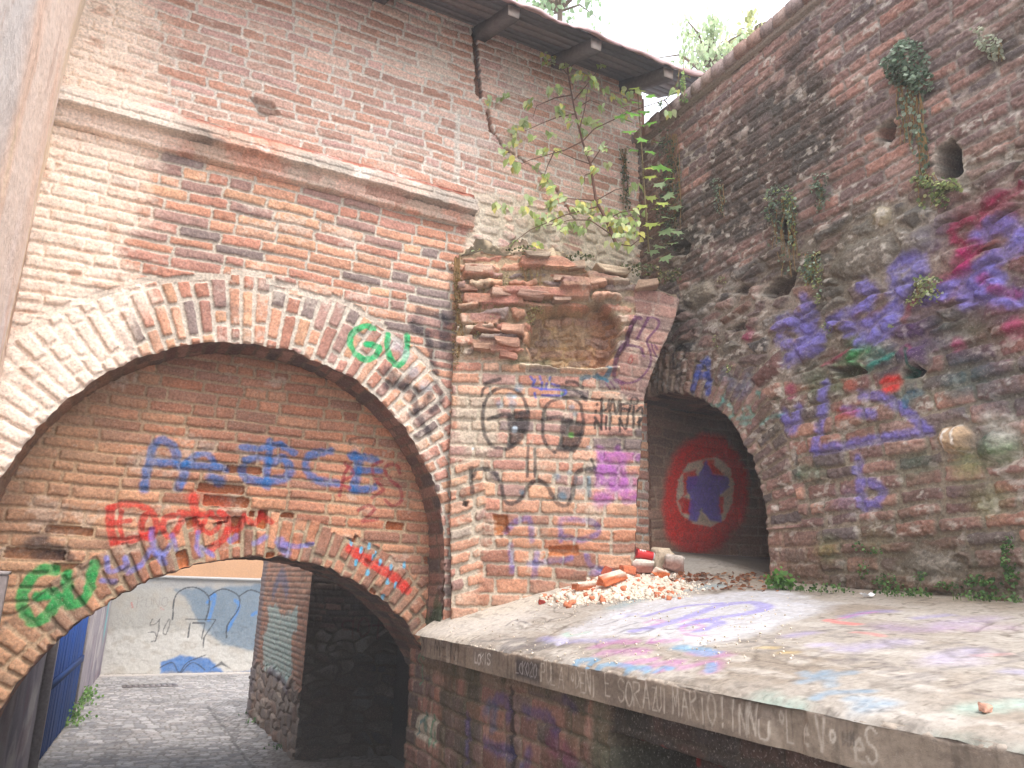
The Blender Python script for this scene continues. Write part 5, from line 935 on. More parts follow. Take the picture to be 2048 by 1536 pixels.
def fn(g):
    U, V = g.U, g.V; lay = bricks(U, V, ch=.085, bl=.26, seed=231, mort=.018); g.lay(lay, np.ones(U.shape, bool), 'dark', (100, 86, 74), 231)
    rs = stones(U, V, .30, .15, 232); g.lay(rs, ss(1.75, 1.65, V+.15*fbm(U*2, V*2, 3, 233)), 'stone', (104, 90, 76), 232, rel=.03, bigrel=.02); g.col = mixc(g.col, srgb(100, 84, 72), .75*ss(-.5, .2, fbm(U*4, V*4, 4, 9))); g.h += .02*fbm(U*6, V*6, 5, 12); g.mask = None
    text(g, 'TOP', .2, .85, 1.55, 1.8, .03, (120, 40, 40), .6)
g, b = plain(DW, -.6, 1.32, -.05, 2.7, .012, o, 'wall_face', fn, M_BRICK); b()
mb = MB(); mb.box(DW.P(-.6, 0, -.25), -D*1.85, NF*.2, (0, 0, 3.0), srgb(110, 90, 76)); mb.build('wall_core', M_BRICK, o)
for i in range(1):
    mb = MB(); a = px_ground(300, 1373); mb.box(a-(-D)*.55-L*.22+np.array([0, 0, .016]), (-D)*1.1, L*.45, (0, 0, .012), srgb(112, 104, 102)); 
    for k in range(9): mb.box(a-(-D)*.5+(-D)*(.115*k)-L*.18+np.array([0, 0, .029]), (-D)*.06, L*.37, (0, 0, .008), srgb(84, 78, 78))
    tag(mb.build('drain_cover', M_METAL), 'long grey drain cover set in the lane paving before the white wall', 'drain cover')
log('beyond')
# ================================================================== plants
def leafmesh(C, A, N_, S, tmpl, cols, name, root, kseed=1):
    C, A, N_ = [np.asarray(x, float) for x in (C, A, N_)]; S = np.asarray(S, float)
    A = A/(np.linalg.norm(A, axis=1, keepdims=True)+1e-9); B = np.cross(N_, A); B /= np.linalg.norm(B, axis=1, keepdims=True)+1e-9; Nn = np.cross(A, B)
    t = np.array(tmpl, float); k = len(t)
    V = C[:, None]+S[:, None, None]*(t[None, :, 0:1]*B[:, None]+t[None, :, 1:2]*A[:, None]+t[None, :, 2:3]*Nn[:, None])
    F = np.arange(len(C)*k).reshape(-1, k); col = np.repeat(np.asarray(cols), k, 0)
    return link(name, V.reshape(-1, 3), F, M_LEAF, root, col)
OVATE = [(0, 0, 0), (.26, .22, .05), (.30, .45, .06), (.15, .78, .0), (0, 1.05, -.10), (-.15, .78, .0), (-.30, .45, .06), (-.26, .22, .05)]
SMALL = [(0, 0, 0), (.42, .3, .08), (.35, .75, .02), (0, 1, -.08), (-.35, .75, .02), (-.42, .3, .08)]
MAPLE = [(0, 0, 0), (.22, .02, 0), (.62, -.06, .04), (.48, .18, .02), (.80, .46, -.03), (.46, .46, .02), (.42, .66, 0), (.16, .60, .02), (0, 1.05, -.10), (-.16, .60, .02), (-.42, .66, 0), (-.46, .46, .02), (-.80, .46, -.03), (-.48, .18, .02), (-.62, -.06, .04), (-.22, .02, 0)]
def pal(n, cs, r, var=.15):
    c = np.array([srgb(*x) for x in cs])[r.randint(0, len(cs), n)]; return c*(1+var*r.normal(0, 1, (n, 1)))
def bend(a, b, k, sag=.0, r=None, wob=.01):
    a, b = np.asarray(a, float), np.asarray(b, float); t = np.linspace(0, 1, k)[:, None]; P = a*(1-t)+b*t; P[:, 2] += sag*(4*t*(1-t))[:, 0]
    if r is not None: P[1:-1] += r.normal(0, wob, (k-2, 3))
    return P
VP_ = Pl([0, 5.78, 0], [1, 0, 0], [0, -1, 0])
def vp(x, y, dy=0):
    r = ray(x, y); t = (5.78+dy-EYE[1])/r[1]; tf = (FRONT.n@(FRONT.O+FRONT.n*(.10-min(dy, 0)*.5)-EYE))/(FRONT.n@r); return EYE+min(t, tf)*r
r = np.random.RandomState(31)
sap = thing('sapling', 'tall thin sapling with pale drooping leaves growing from the ruined pier top', 'tree', tuple(vp(1232, 488)))
mb = MB(); tr = [vp(*p) for p in [(1234, 492), (1213, 440), (1192, 401), (1181, 328), (1165, 283), (1149, 219), (1136, 150), (1134, 132)]]
mb.tube(tr, .016, .004, srgb(104, 76, 66), 7); mb.build('trunk', M_WOOD, sap, True)
BR = [[(1165, 283), (1188, 258), (1261, 223), (1329, 200), (1352, 178), (1362, 150)], [(1145, 190), (1110, 196), (1073, 212), (1066, 234)], [(1150, 228), (1116, 234), (1085, 246), (1050, 262)], [(1158, 262), (1170, 215), (1177, 168)], [(1136, 150), (1118, 130), (1096, 122)], [(1136, 150), (1145, 128), (1140, 116)],
      [(1148, 200), (1172, 172), (1196, 140)], [(1165, 283), (1130, 300), (1060, 320), (1036, 330)], [(1181, 328), (1150, 318), (1110, 300)], [(1192, 401), (1150, 398), (1110, 396)], [(1200, 412), (1130, 430), (1060, 460), (1020, 490)], [(1192, 401), (1230, 380), (1262, 372)], [(1213, 440), (1240, 425), (1270, 420)],
      [(1225, 470), (1180, 440), (1140, 440), (1090, 452)], [(1234, 488), (1262, 492), (1290, 470)], [(1181, 328), (1200, 300), (1215, 288)], [(1149, 219), (1180, 200), (1200, 208)], [(1110, 300), (1096, 330), (1088, 352)], [(1188, 345), (1170, 350), (1168, 370)], [(1329, 200), (1340, 215), (1338, 228)]]
CL = [(1091, 110), (1100, 122), (1116, 118), (1126, 122), (1141, 112), (1156, 114), (1134, 134), (1160, 146), (1152, 152), (1172, 150), (1187, 158), (1196, 126), (1208, 122), (1190, 166), (976, 198), (1012, 192), (1060, 204), (1050, 240), (1038, 250), (1028, 262), (1030, 282), (1062, 272), (1088, 300), (1112, 298), (1104, 268), (1118, 178), (1100, 180), (1162, 180), (1174, 186),
      (1122, 216), (1116, 222), (1160, 214), (1214, 178), (1222, 190), (1180, 238), (1164, 240), (1166, 262), (1026, 322), (1030, 330), (1090, 352), (1092, 362), (1105, 400), (1128, 392), (1120, 395), (1058, 398), (1000, 408), (1008, 414), (1052, 420), (1086, 436), (1096, 430), (1110, 428), (1150, 415), (1164, 420), (1178, 408), (1192, 405), (1205, 415), (1216, 428), (1224, 440), (1232, 452), (1240, 425), (1168, 456), (1140, 450), (1122, 458),
      (1080, 446), (1072, 490), (1234, 484), (1262, 490), (1032, 490), (960, 500), (1170, 352), (1190, 338), (1206, 294), (1212, 330), (1180, 300), (1200, 212), (1338, 228), (1362, 150), (1352, 180), (1140, 240), (1196, 250), (1070, 330), (1102, 376), (1182, 440), (1196, 436), (1120, 445), (1262, 460), (1266, 424), (1270, 372), (1250, 440), (1256, 470), (1246, 452), (1274, 446), (1224, 462), (1210, 452), (1190, 425), (1284, 430), (1240, 470), (1280, 470), (1160, 405), (1144, 420), (1102, 412), (1074, 430), (1012, 300), (1240, 200), (1252, 180), (1268, 186), (1244, 236)]
mb = MB()
for b in BR: mb.tube([vp(x, y, -.10*i/len(b)*(1 if b[0][0] > 1150 else .6)) for i, (x, y) in enumerate(b)], .0065, .0022, srgb(110, 84, 70), 5)
C = []; A = []; N_ = []; S = []
for x, y in CL:
    p0 = vp(x, y, r.uniform(-.22, .12)); nl = r.randint(5, 9)
    out = np.array([r.normal(0, .5), r.normal(-.2, .3), 0])
    for k in range(nl):
        a = out+np.array([r.normal(0, .45), r.normal(0, .3), -1.1-.3*r.rand()]); c = p0+np.array([r.normal(0, .022), r.normal(0, .015), r.normal(.012, .014)])
        C.append(c); A.append(a); N_.append([r.normal(0, .5), -1, r.normal(.3, .3)]); S.append(r.uniform(.045, .085))
mb.build('branches', M_WOOD, sap, True)
leafmesh(C, A, N_, S, OVATE, pal(len(C), [(192, 206, 146), (174, 194, 122), (204, 212, 158), (156, 180, 112), (214, 208, 122), (186, 202, 158)], r), 'leaves', sap)
# small maple beside it
mp = thing('maple_seedling', 'small bright green maple seedling with star shaped leaves in the wall corner', 'tree', tuple(vp(1296, 500, -.05)))
mb = MB(); mb.tube([vp(1298, 505, -.05), vp(1290, 400, -.05), (vp(1283, 290, -.05)), vp(1275, 180, -.08)], .009, .003, srgb(110, 96, 70), 6); mb.build('trunk', M_WOOD, mp, True)
C = []; A = []; N_ = []; S = []; cols = []
for x, y, s_, k in [(1268, 176, .09, 1), (1254, 186, .08, 0), (1282, 180, .08, 1), (1296, 196, .10, 0), (1244, 214, .11, 0), (1266, 226, .13, 0), (1288, 222, .11, 0), (1304, 244, .10, 0), (1258, 262, .12, 0), (1236, 232, .1, 0), (1312, 284, .11, 0), (1288, 278, .10, 0), (1296, 302, .11, 0), (1272, 300, .10, 0), (1332, 334, .12, 0), (1312, 332, .11, 0), (1292, 336, .1, 1),
                       (1300, 352, .1, 1), (1342, 356, .1, 0), (1318, 366, .1, 2), (1300, 392, .10, 1), (1330, 390, .12, 2), (1350, 412, .1, 2), (1312, 418, .11, 1), (1340, 436, .12, 2), (1304, 446, .11, 1), (1328, 460, .12, 2), (1352, 462, .1, 2), (1300, 476, .10, 1), (1322, 492, .11, 2), (1330, 512, .10, 2), (1306, 500, .1, 2), (1346, 486, .09, 2), (1286, 410, .09, 1), (1324, 405, .1, 1), (1275, 205, .1, 0), (1250, 240, .1, 0), (1280, 250, .09, 0), (1316, 448, .1, 1)]:
    C.append(vp(x, y, -.08+r.uniform(-.1, .1))); A.append([r.normal(0, .5), -.5, -.55+r.normal(0, .3)]); N_.append([r.normal(0, .3), -.75, .8]); S.append(s_*.85); cols.append(srgb(*[(120, 172, 74), (176, 190, 96), (146, 168, 122)][k])*(1+.1*r.normal()))
leafmesh(C, A, N_, S, MAPLE, cols, 'leaves', mp)
mb = MB()
for c in C[::2]:
    mb.tube([c, c*.5+.5*np.array(vp(1288, 400, -.05))*np.array([1, 1, 0])+np.array([0, 0, c[2]*.5-.03])], .002, .002, srgb(140, 110, 80), 4)
mb.build('stalks', M_WOOD, mp)
# ivy and small creepers on the walls
def clump(name, label, cat, plane, blobs, n, size, cs, strands=(), out=.05, group=None, depth=.06, tm=SMALL, up=.0):
    px0 = plane.uv(*blobs[0][:2]); t = thing(name, label, cat, tuple(plane.P(px0[0], px0[1], .0)), group)
    C = []; A = []; N_ = []; tot = sum(b[2]*b[3] for b in blobs)
    for x, y, rx, ry in blobs:
        for k in range(max(6, int(1.4*n*rx*ry/tot))):
            while True:
                a, b = r.uniform(-1, 1, 2)
                if a*a+b*b < 1: break
            u, v = plane.uv(x+a*rx, y+b*ry); h = .02+out*(1-a*a-b*b)*r.rand()+depth*.3*r.rand()
            C.append(plane.P(u, v, h)); A.append(plane.n*.5+np.array([r.normal(0, .6), r.normal(0, .4), -.5+up+r.normal(0, .4)])); N_.append(plane.n+np.array([0, 0, .6])+r.normal(0, .35, 3))
    mb = MB()
    for st in strands:
        pts = [plane.P(*plane.uv(x, y), .025+.01*r.rand()) for x, y in st]; mb.tube(pts, .0035, .002, srgb(140, 112, 74), 4)
        for q in range(1, len(pts)):
            for m_ in range(4):
                if r.rand() < .6: C.append(pts[q-1]*(1-m_/4)+pts[q]*m_/4+r.normal(0, .012, 3)); A.append([r.normal(0, .5), r.normal(0, .5), -1]); N_.append(plane.n+r.normal(0, .4, 3))
    if not strands:
        q = blobs[0]; mb.tube([plane.P(*plane.uv(q[0], q[1]+q[3]), .01), plane.P(*plane.uv(q[0], q[1]), .02)], .004, .002, srgb(110, 90, 60), 4)
    mb.build('stems', M_WOOD, t); leafmesh(C, A, N_, r.uniform(size*.45, size*1.1, len(C)), tm, pal(len(C), cs, r, .25), 'leaves', t); return t
IVY = [(116, 134, 112), (138, 156, 134), (94, 114, 90), (160, 174, 154), (104, 120, 96)]; YEL = [(160, 170, 110), (130, 146, 90), (180, 184, 130), (110, 128, 84)]; GRD = [(70, 104, 48), (86, 120, 60), (58, 88, 46), (104, 134, 80)]
IVS = .8
def strands(x0, x1, y0, y1, n, wob=6):
    o = []
    for i in range(n):
        x = r.uniform(x0, x1); yy = r.uniform(.6, 1)*(y1-y0)+y0; o.append([(x+r.normal(0, wob*.5)+(yy-y0)*.05*k/5, y0+(yy-y0)*k/5) for k in range(6)])
    return o
clump('ivy', 'bushiest clump of ivy hanging high on the right wall above the square hole', 'ivy', RIGHT, [(1826, 125, 36, 45), (1800, 140, 22, 30), (1850, 165, 25, 25)], 560, .030, IVY, strands(1800, 1850, 150, 330, 16)+strands(1840, 1858, 250, 400, 7), .12, 'ivy clumps on the right wall')
clump('ivy', 'yellowish creeper trailing out under the square wall hole', 'ivy', RIGHT, [(1850, 362, 22, 12), (1885, 375, 32, 10), (1915, 372, 18, 12), (1890, 400, 16, 16)], 150, .026, YEL, strands(1840, 1885, 350, 440, 5), .06, 'ivy clumps on the right wall')
clump('ivy', 'ivy tuft with long dry strands over the narrow wall hole', 'ivy', RIGHT, [(1566, 395, 28, 24), (1552, 430, 14, 22), (1592, 430, 12, 30)], 230, .026, IVY+YEL[:1], strands(1545, 1600, 400, 560, 12), .08, 'ivy clumps on the right wall')
clump('ivy', 'thin pale creeper on the dark bricks left of the narrow wall hole', 'ivy', RIGHT, [(1440, 370, 12, 14), (1445, 400, 8, 30)], 70, .022, IVY, strands(1436, 1450, 370, 450, 4), .05, 'ivy clumps on the right wall')
clump('ivy', 'small grey green tuft between the narrow and the square wall holes', 'ivy', RIGHT, [(1650, 362, 14, 16), (1640, 380, 12, 14), (1655, 395, 10, 16)], 80, .024, IVY, strands(1640, 1660, 370, 420, 3), .05, 'ivy clumps on the right wall')
clump('ivy', 'dry creeper with white seed heads beside the large oval stone hollow', 'ivy', RIGHT, [(1636, 530, 16, 30), (1645, 570, 8, 20), (1620, 545, 20, 14)], 110, .022, YEL+IVY, strands(1615, 1650, 510, 580, 8), .06, 'ivy clumps on the right wall')
clump('ivy', 'pale creeper growing over the violet paint of the rubble', 'ivy', RIGHT, [(1860, 565, 26, 16), (1840, 600, 18, 12), (1795, 655, 3, 3), (1870, 590, 20, 12)], 110, .022, YEL+[(196, 200, 170)], strands(1835, 1880, 560, 615, 4), .05, 'ivy clumps on the right wall')
clump('ivy', 'tiny green sprig on the violet stone left of the red dot', 'ivy', RIGHT, [(1663, 655, 12, 8), (1645, 600, 5, 12)], 40, .02, YEL, (), .04, 'ivy clumps on the right wall')
clump('ivy', 'pale tuft near the top right corner of the wall', 'ivy', RIGHT, [(1985, 90, 26, 18), (1965, 65, 14, 8), (2000, 110, 14, 10)], 110, .026, [(170, 176, 156), (150, 160, 134), (190, 190, 170)], strands(1970, 2010, 90, 140, 3), .06, 'ivy clumps on the right wall')
clump('ivy', 'small sprigs on the arch stones above the black curl', 'ivy', RIGHT, [(1437, 685, 5, 14), (1465, 738, 10, 8), (1450, 560, 8, 8)], 45, .018, YEL, (), .03, 'ivy clumps on the right wall')
clump('ivy', 'dense dark ivy climbing the shaded corner behind the maple seedling', 'ivy', RIGHT, [(1345, 300, 16, 30), (1350, 350, 18, 40), (1342, 420, 24, 45), (1350, 475, 18, 30), (1335, 270, 8, 16)], 380, .026, [(74, 92, 70), (92, 110, 88), (60, 76, 56), (112, 124, 100)], strands(1335, 1360, 270, 480, 8), .10)
CRN = Pl(FRONT.P(.2, 0)*np.array([1, 1, 0]), -D, NF)
clump('ivy', 'thin dark creeper along the right edge of the pink upper wall', 'ivy', FRONT, [(1240, 330, 6, 30), (1247, 390, 9, 50), (1255, 450, 14, 30)], 160, .024, [(84, 102, 78), (110, 124, 96)], strands(1238, 1252, 300, 470, 5), .05)
clump('creeper', 'dry brown creeper hanging down the left edge of the broken pier', 'creeper', PIER, [(915, 600, 7, 60), (912, 690, 7, 50)], 190, .018, [(140, 110, 76), (150, 128, 86), (120, 110, 70)], strands(906, 922, 520, 730, 14, 3), .03)
clump('creeper', 'dry trailing roots and sprigs under the ruined ledge of the pier', 'creeper', PIER, [(1068, 620, 16, 8), (1060, 640, 10, 14), (950, 660, 10, 16), (1010, 560, 14, 14), (985, 640, 10, 10)], 170, .018, [(150, 140, 92), (126, 120, 80), (160, 150, 110)], strands(1040, 1080, 520, 640, 8)+strands(950, 1000, 560, 690, 8), .05)
clump('weeds', 'low weeds and moss on the ruined pier ledge at the foot of the sapling', 'weeds', PIER, [(1160, 520, 30, 6), (1270, 545, 50, 12), (1330, 560, 20, 12), (1040, 508, 30, 6), (1350, 555, 12, 12)], 330, .024, [(80, 90, 56), (110, 118, 76), (70, 76, 50), (130, 120, 84)], (), .10, up=.9)
# weeds where the slab meets the right wall
def tuft(label, pts, n, size, cs, spread=.05, hgt=.05, name='weeds', cat='weeds', group=None, surf=SL, z=None, tm=SMALL):
    C = []; A = []; base = None
    for x, y in pts:
        P0 = surf.P(*surf.uv(x, y)) if z is None else px_ground(x, y, z)
        if base is None: base = P0
        for k in range(n):
            C.append(P0+np.array([r.normal(0, spread), r.normal(0, spread), abs(r.normal(0, hgt))+.004])); A.append([r.normal(0, .6), r.normal(-.2, .5), .6+r.rand()*.5])
    t = thing(name, label, cat, tuple(base), group); mb = MB()
    for c in C[::6]: mb.tube([c*np.array([1, 1, 1])-np.array([0, 0, max(.01, c[2]-base[2])]), c], .0018, .001, srgb(90, 110, 60), 4)
    mb.build('stems', M_WOOD, t); leafmesh(C, A, r.normal(0, .5, (len(C), 3))+np.array([0, -.5, .8]), r.uniform(size*.6, size*1.2, len(C)), tm, pal(len(C), cs, r, .2), 'leaves', t); return t
gp = 'weeds along the foot of the right wall'
tuft('brightest weed tuft at the corner of the niche opening', [(1560, 1180), (1570, 1182), (1552, 1178)], 45, .03, [(96, 140, 60), (80, 120, 54)], .03, .045, group=gp)
tuft('row of small dark weeds right of the niche corner', [(1600, 1184), (1625, 1187), (1650, 1189), (1690, 1188)], 24, .018, GRD, .035, .02, group=gp)
tuft('leafy weeds in the middle of the wall foot under the grey slab stone', [(1775, 1193), (1795, 1195), (1820, 1196), (1840, 1196)], 26, .019, GRD, .04, .028, group=gp)
tuft('rightmost run of weeds along the wall foot', [(1935, 1202), (1965, 1204), (2000, 1206), (2035, 1210)], 30, .018, GRD, .045, .022, group=gp)
clump('weeds', 'creeping weeds climbing the wall above the rightmost wall foot', 'weeds', RIGHT, [(1780, 1160, 30, 14), (1850, 1150, 14, 10), (1900, 1170, 30, 8), (1960, 1160, 30, 12), (1735, 1140, 10, 20), (1725, 1090, 12, 8), (1755, 1100, 22, 6)], 210, .018, GRD, (), .04, gp)
clump('weeds', 'tall leafy weeds on the wall at the right picture edge above the slab', 'weeds', RIGHT, [(2025, 1110, 12, 40), (2035, 1150, 14, 24), (1990, 1165, 20, 12)], 130, .02, GRD, (), .06, gp)
tuft('sprawling green weeds at the foot of the blue door in the lane', [(176, 1400), (168, 1412), (150, 1440), (142, 1455)], 60, .06, [(110, 150, 70), (130, 164, 84), (90, 130, 60)], .10, .12, z=0)
tuft('low weeds on the lane at the foot of the corner wall', [(500, 1448), (560, 1500), (600, 1512)], 30, .04, GRD, .08, .05, z=0)
# trees beyond the walls
def far_tree(label, x, y, dist, w_, h_, n, size, cs, seed):
    rr = np.random.RandomState(seed); c0 = EYE+ray(x, y)*dist; base = np.array([c0[0], c0[1], 0.]); t = thing('tree', label, 'tree', tuple(base), 'trees beyond the walls')
    mb = MB(); mb.tube([base, base+np.array([.1, 0, c0[2]*.5]), c0+np.array([0, 0, -.2*h_])], .16, .05, srgb(110, 90, 76), 8)
    tips = [c0+np.array([rr.normal(0, w_*.33), rr.normal(0, w_*.3), rr.uniform(-.45, .45)*h_]) for _ in range(26)]
    for q in tips: mb.tube([c0+np.array([0, 0, -.4*h_]), (c0+q)/2+np.array([0, 0, .05]), q], .035, .006, srgb(120, 100, 80), 4)
    mb.build('trunk', M_WOOD, t); C = []; A = []
    for k in range(n):
        q = tips[rr.randint(len(tips))]; l_ = rr.rand(); C.append(q+np.array([rr.normal(0, w_*.07), rr.normal(0, w_*.07), -l_*h_*.28+rr.normal(0, .05)])); A.append([rr.normal(0, .35), rr.normal(0, .35), -1])
    leafmesh(C, A, rr.normal(0, 1, (n, 3)), rr.uniform(size*.6, size*1.2, n), OVATE, pal(n, cs, rr), 'crown', t)
far_tree('pale drooping tree rising behind the corner where roof and right wall meet', 1425, 110, 13, 1.25, 1.3, 1500, .11, [(196, 210, 172), (210, 218, 180), (184, 202, 160)], 1)
far_tree('faint tree top just showing over the middle of the roof edge', 1120, -10, 14, 1.6, .9, 500, .14, [(170, 190, 150), (150, 176, 130)], 2)
far_tree('yellowish tree tip peeping over the coping of the right wall', 1500, 70, 14, .7, .8, 400, .14, [(200, 200, 140), (180, 186, 124)], 3)
# vine sprig hanging at the roof corner
clump('creeper', 'thin green creeper dangling at the roof corner by the wall coping', 'creeper', Pl(RIGHT.P(.6, 0, .12), RIGHT.d, RIGHT.n), [(1373, 165, 4, 16), (1376, 200, 4, 8), (1350, 128, 6, 8), (1332, 212, 6, 6)], 60, .035, [(150, 176, 110), (130, 160, 100)], [[(1372, 120), (1373, 150), (1374, 180), (1376, 205)], [(1364, 140), (1362, 165), (1345, 195), (1320, 208)]], .03)
log('plants')
# ================================================================== debris on the slab
def slabpt(x, y): return SL.P(*SL.uv(x, y))
mb = MB(); rr = np.random.RandomState(77)
moundq = [SL.uv(x, y) for x, y in [(1085, 1200), (1130, 1185), (1180, 1165), (1260, 1150), (1330, 1150), (1400, 1175), (1350, 1196), (1250, 1202), (1150, 1210)]]
mq = np.array(moundq); cen = mq.mean(0)
for k in range(5200):
    t = rr.rand()**.55*rr.uniform(.8, 1.18); i = rr.randint(len(mq)); p = cen+(mq[i]*(1-(f_ := rr.rand()))+mq[(i+1) % len(mq)]*f_-cen)*t*1.05
    s_ = rr.choice([.004, .007, .012, .02, .034], p=[.45, .33, .15, .055, .015]); hgt = .045*max(0, 1-t)**.8*rr.rand()**.5
    c0 = SL.P(p[0], p[1], hgt+s_*.2); v, f = boxm((-1, -1, -1), (1, 1, 1)); v = v*(.6+.5*rr.rand(8, 3))*s_*.5; a = rr.rand()*6.28; R2 = np.array(Matrix.Rotation(a, 3, Vector(rr.normal(0, 1, 3)).normalized())); v = v@R2.T
    mb.add(v+c0, f, srgb(*((224, 212, 196) if rr.rand() < (.93 if s_ < .02 else .7) else (192, 120, 90)))*(1+.1*rr.normal()))
for k in range(420):
    x, y = rr.uniform(880, 1600), rr.uniform(1195, 1330); c0 = slabpt(x, y); s_ = rr.choice([.004, .006, .01]); v, f = boxm((-1, -1, -1), (1, 1, 1)); mb.add(v*(.5+.5*rr.rand(8, 3))*s_*.5+c0+np.array([0, 0, s_*.3]), f, srgb(214, 200, 184)*(1+.15*rr.normal()))
rubble = mb.build('mortar_rubble', M_STONE); tag(rubble, 'heap of crumbled white mortar on the slab at the pier foot', 'rubble', kind='stuff')
# soft mound under it
s1 = np.linspace(0, 1, 30); th_ = np.linspace(0, 2*math.pi, 49); P = np.zeros((30, 49, 3))
for i, a in enumerate(s1):
    for j, b in enumerate(th_):
        jj = (b/(2*math.pi))*len(mq); i0 = int(jj) % len(mq); q = mq[i0]*(1-(jj % 1))+mq[(i0+1) % len(mq)]*(jj % 1); p = cen+(q-cen)*a*1.0
        P[i, j] = SL.P(p[0], p[1], .052*(1-a)**.9+.012*float(fbm(p[0]*12, p[1]*12, 3, 5))*(1-a)-.002)
o = gridmesh(P, np.tile(srgb(216, 204, 188), (30, 49, 1)).astype(np.float32), np.ones((29, 48), bool), None, None, {0: 'mortar_dust'}, M_STONE)[0]; tag(o, 'low mound of pale mortar dust under the rubble', 'dust', kind='stuff')
def loose(name, label, cat, x, y, sx, sy, sz, rz, c, seed, group=None, lift=.5, capc=None):
    if group == 'loose bricks in the rubble': sx, sy, sz, lift = sx*.68, sy*.72, sz*.78, lift*.75
    c0 = slabpt(x, y)+np.array([0, 0, sz*lift]); mb = MB(); lump(mb, c0, sx, sy, sz, rz, c, seed, .26)
    if capc is not None:
        V = mb.V[0]; top_ = V[:, 2] > c0[2]+sz*.22; mb.C[0][top_] = srgb(*capc)
    o = mb.build(name, M_STONE); o.data.materials[0] = M_STONE
    V0 = np.array([v.co for v in o.data.vertices])-c0
    for i, v in enumerate(o.data.vertices): v.co = V0[i]
    o.location = c0; tag(o, label, cat, group); return o
gb = 'loose bricks in the rubble'
loose('brick', 'broken brick with a white mortar top, leftmost of the rubble heap', 'brick', 1170, 1186, .24, .12, .06, (.1, -.1, .3), (186, 112, 78), 41, gb, 1.3, (222, 210, 194))
loose('brick', 'long orange brick lying slanted in the middle of the rubble', 'brick', 1225, 1182, .30, .12, .07, (.2, -.22, .5), (196, 112, 76), 42, gb, 2.0, (214, 200, 184))
loose('brick', 'short orange brick piece behind the long slanted brick', 'brick', 1258, 1162, .15, .1, .06, (.1, .05, .1), (196, 116, 84), 43, gb, 2.0)
loose('brick', 'large purplish brick chunk capped with white mortar under the red can', 'brick', 1286, 1152, .2, .15, .10, (.05, .1, -.2), (150, 104, 92), 44, gb, 1.1, (220, 210, 198))
loose('brick', 'bright orange brick lump at the right end of the rubble', 'brick', 1322, 1160, .14, .1, .07, (.4, .3, .5), (206, 116, 74), 45, gb, 1.0, (226, 206, 190))
loose('brick', 'small red shard standing up behind the slanted brick', 'brick', 1213, 1165, .09, .03, .08, (.2, .4, .3), (184, 96, 74), 46, gb, 1.5)
loose('brick', 'tiny dark red chips at the far left end of the rubble', 'brick', 1083, 1208, .07, .05, .035, (.3, .3, .3), (140, 60, 52), 47, gb, .5)
gs = 'stones by the niche'
loose('stone', 'rounded pale stone right of the red can', 'stone', 1326, 1140, .14, .12, .14, (.2, .1, .3), (190, 172, 150), 51, gs, .5)
loose('stone', 'grey stone with a white top, rightmost by the niche', 'stone', 1350, 1144, .13, .11, .11, (.1, .1, -.2), (150, 116, 104), 52, gs, .5, (206, 196, 186))
loose('stone', 'small tan pebble alone on the bare slab at the right', 'stone', 1971, 1426, .028, .024, .022, (.1, .1, .4), (196, 150, 130), 53, None, .5)
loose('stone', 'reddish stone wedged behind the can against the pier', 'stone', 1266, 1133, .10, .09, .10, (.3, .1, .3), (160, 96, 86), 54, gs, .9)
# red drinks can
can = thing('drinks_can', 'red drinks can lying on a brick chunk at the niche mouth', 'can', tuple(slabpt(1290, 1148)+np.array([0, 0, .13])))
cc_ = np.array(can.location); ax = np.array([.96, .1, -.16]); ax /= np.linalg.norm(ax); mb = MB()
mb.tube([cc_-ax*.06, cc_-ax*.055, cc_+ax*.05, cc_+ax*.056], .031, .031, srgb(190, 24, 28), 24); mb.build('can_body', M_METAL, can, True)
mb = MB(); mb.tube([cc_+ax*.056, cc_+ax*.066], .031, .025, srgb(190, 190, 194), 24); mb.tube([cc_+ax*.0655, cc_+ax*.066], .025, .001, srgb(150, 150, 156), 24); mb.build('can_end', M_METAL, can)
mb = MB(); side = np.cross(ax, (0, 0, 1)); side = side/np.linalg.norm(side); upv = np.cross(side, ax)
for k, (a0, a1, ph) in enumerate(((-.045, -.032, 0.2), (-.028, -.016, .1), (-.012, .0, .25))):
    for q in range(5):
        an = .5+ph+q*.16; d_ = side*math.cos(an)+upv*math.sin(an); d2 = side*math.cos(an+.16)+upv*math.sin(an+.16); 
        mb.add([cc_+ax*a0+d_*.0318, cc_+ax*a1+d_*.0318, cc_+ax*a1+d2*.0318, cc_+ax*a0+d2*.0318], [(0, 1, 2, 3)], srgb(224, 220, 216))
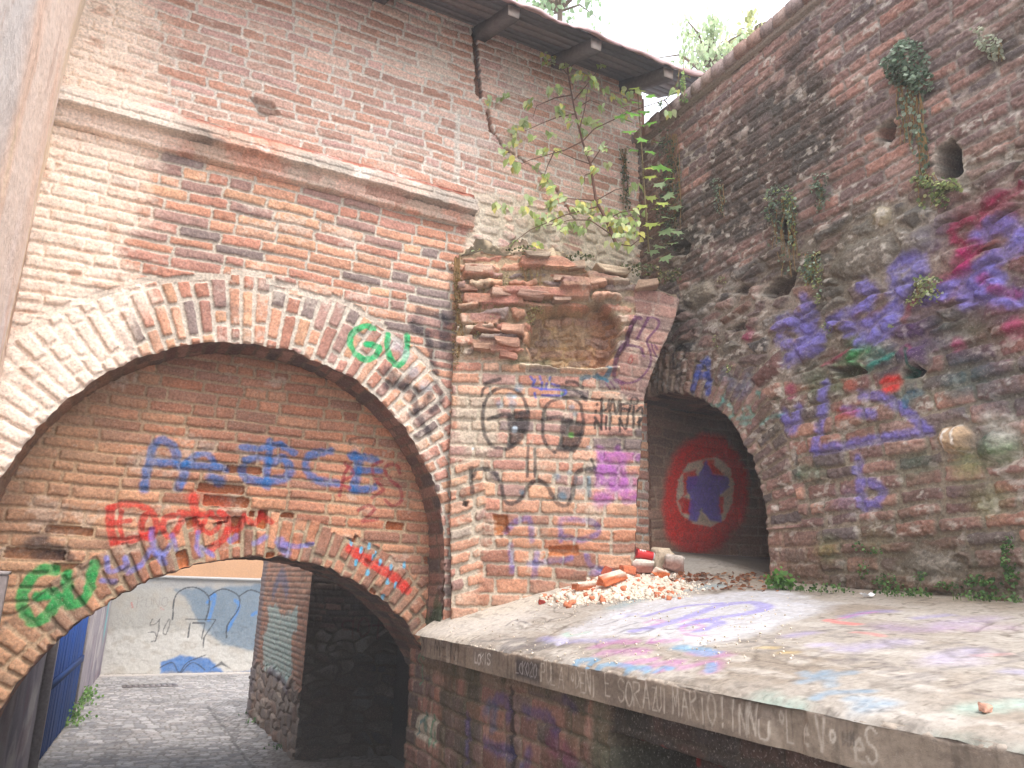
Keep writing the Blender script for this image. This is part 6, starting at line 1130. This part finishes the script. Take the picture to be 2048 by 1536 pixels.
mb.build('can_marking', M_METAL, can)
# dry leaves by the niche, scrap of paper
C = []; 
for k in range(150): C.append(slabpt(rr.uniform(1330, 1545), rr.uniform(1148, 1166)))
for k in range(40): C.append(slabpt(rr.uniform(1400, 1560), rr.uniform(1166, 1185)))
C = np.array(C)+np.array([0, 0, .008]); o = leafmesh(C, rr.normal(0, 1, (len(C), 3))*np.array([1, 1, .2]), rr.normal(0, .4, (len(C), 3))+np.array([0, 0, 1]), rr.uniform(.02, .05, len(C)), SMALL, pal(len(C), [(150, 96, 70), (170, 116, 84), (120, 84, 64), (186, 140, 110)], rr), 'leaf_litter', None); tag(o, 'dry brown leaves scattered in the niche mouth', 'leaves', kind='stuff')
c0 = slabpt(1735, 1196); mb = MB(); gx, gy = np.meshgrid(np.linspace(-.035, .035, 6), np.linspace(-.02, .02, 5), indexing='ij'); PZ = c0+np.stack([gx, gy, .012+.014*np.sin(gx*90)*np.cos(gy*110)+.01*np.abs(gx)/.035], -1)
o = gridmesh(PZ, np.tile(srgb(226, 228, 232), (6, 5, 1)), np.ones((5, 4), bool), None, None, {0: 'paper_scrap'}, M_PLASTER)[0]; tag(o, 'crumpled white paper scrap on the slab near the wall foot', 'paper')
log('debris')
# ================================================================== added scattering volume, stands in for lens glare that lifts the blacks
bm = bmesh.new(); bmesh.ops.create_cube(bm, size=1); me = bpy.data.meshes.new('glare_volume'); bm.to_mesh(me); bm.free()
hz = bpy.data.objects.new('glare_volume', me); sc.collection.objects.link(hz); hz.scale = (124, 114, 12); hz.location = (0, 17, 4.2); hz['kind'] = 'stuff'
hm_ = bpy.data.materials.new('glare_volume'); hm_.use_nodes = True; hn = hm_.node_tree; hn.nodes.clear(); pv = hn.nodes.new('ShaderNodeVolumePrincipled'); pv.inputs['Density'].default_value = .0065; pv.inputs['Color'].default_value = (.96, .97, 1, 1)
ho = hn.nodes.new('ShaderNodeOutputMaterial'); hn.links.new(pv.outputs[0], ho.inputs['Volume']); me.materials.append(hm_)
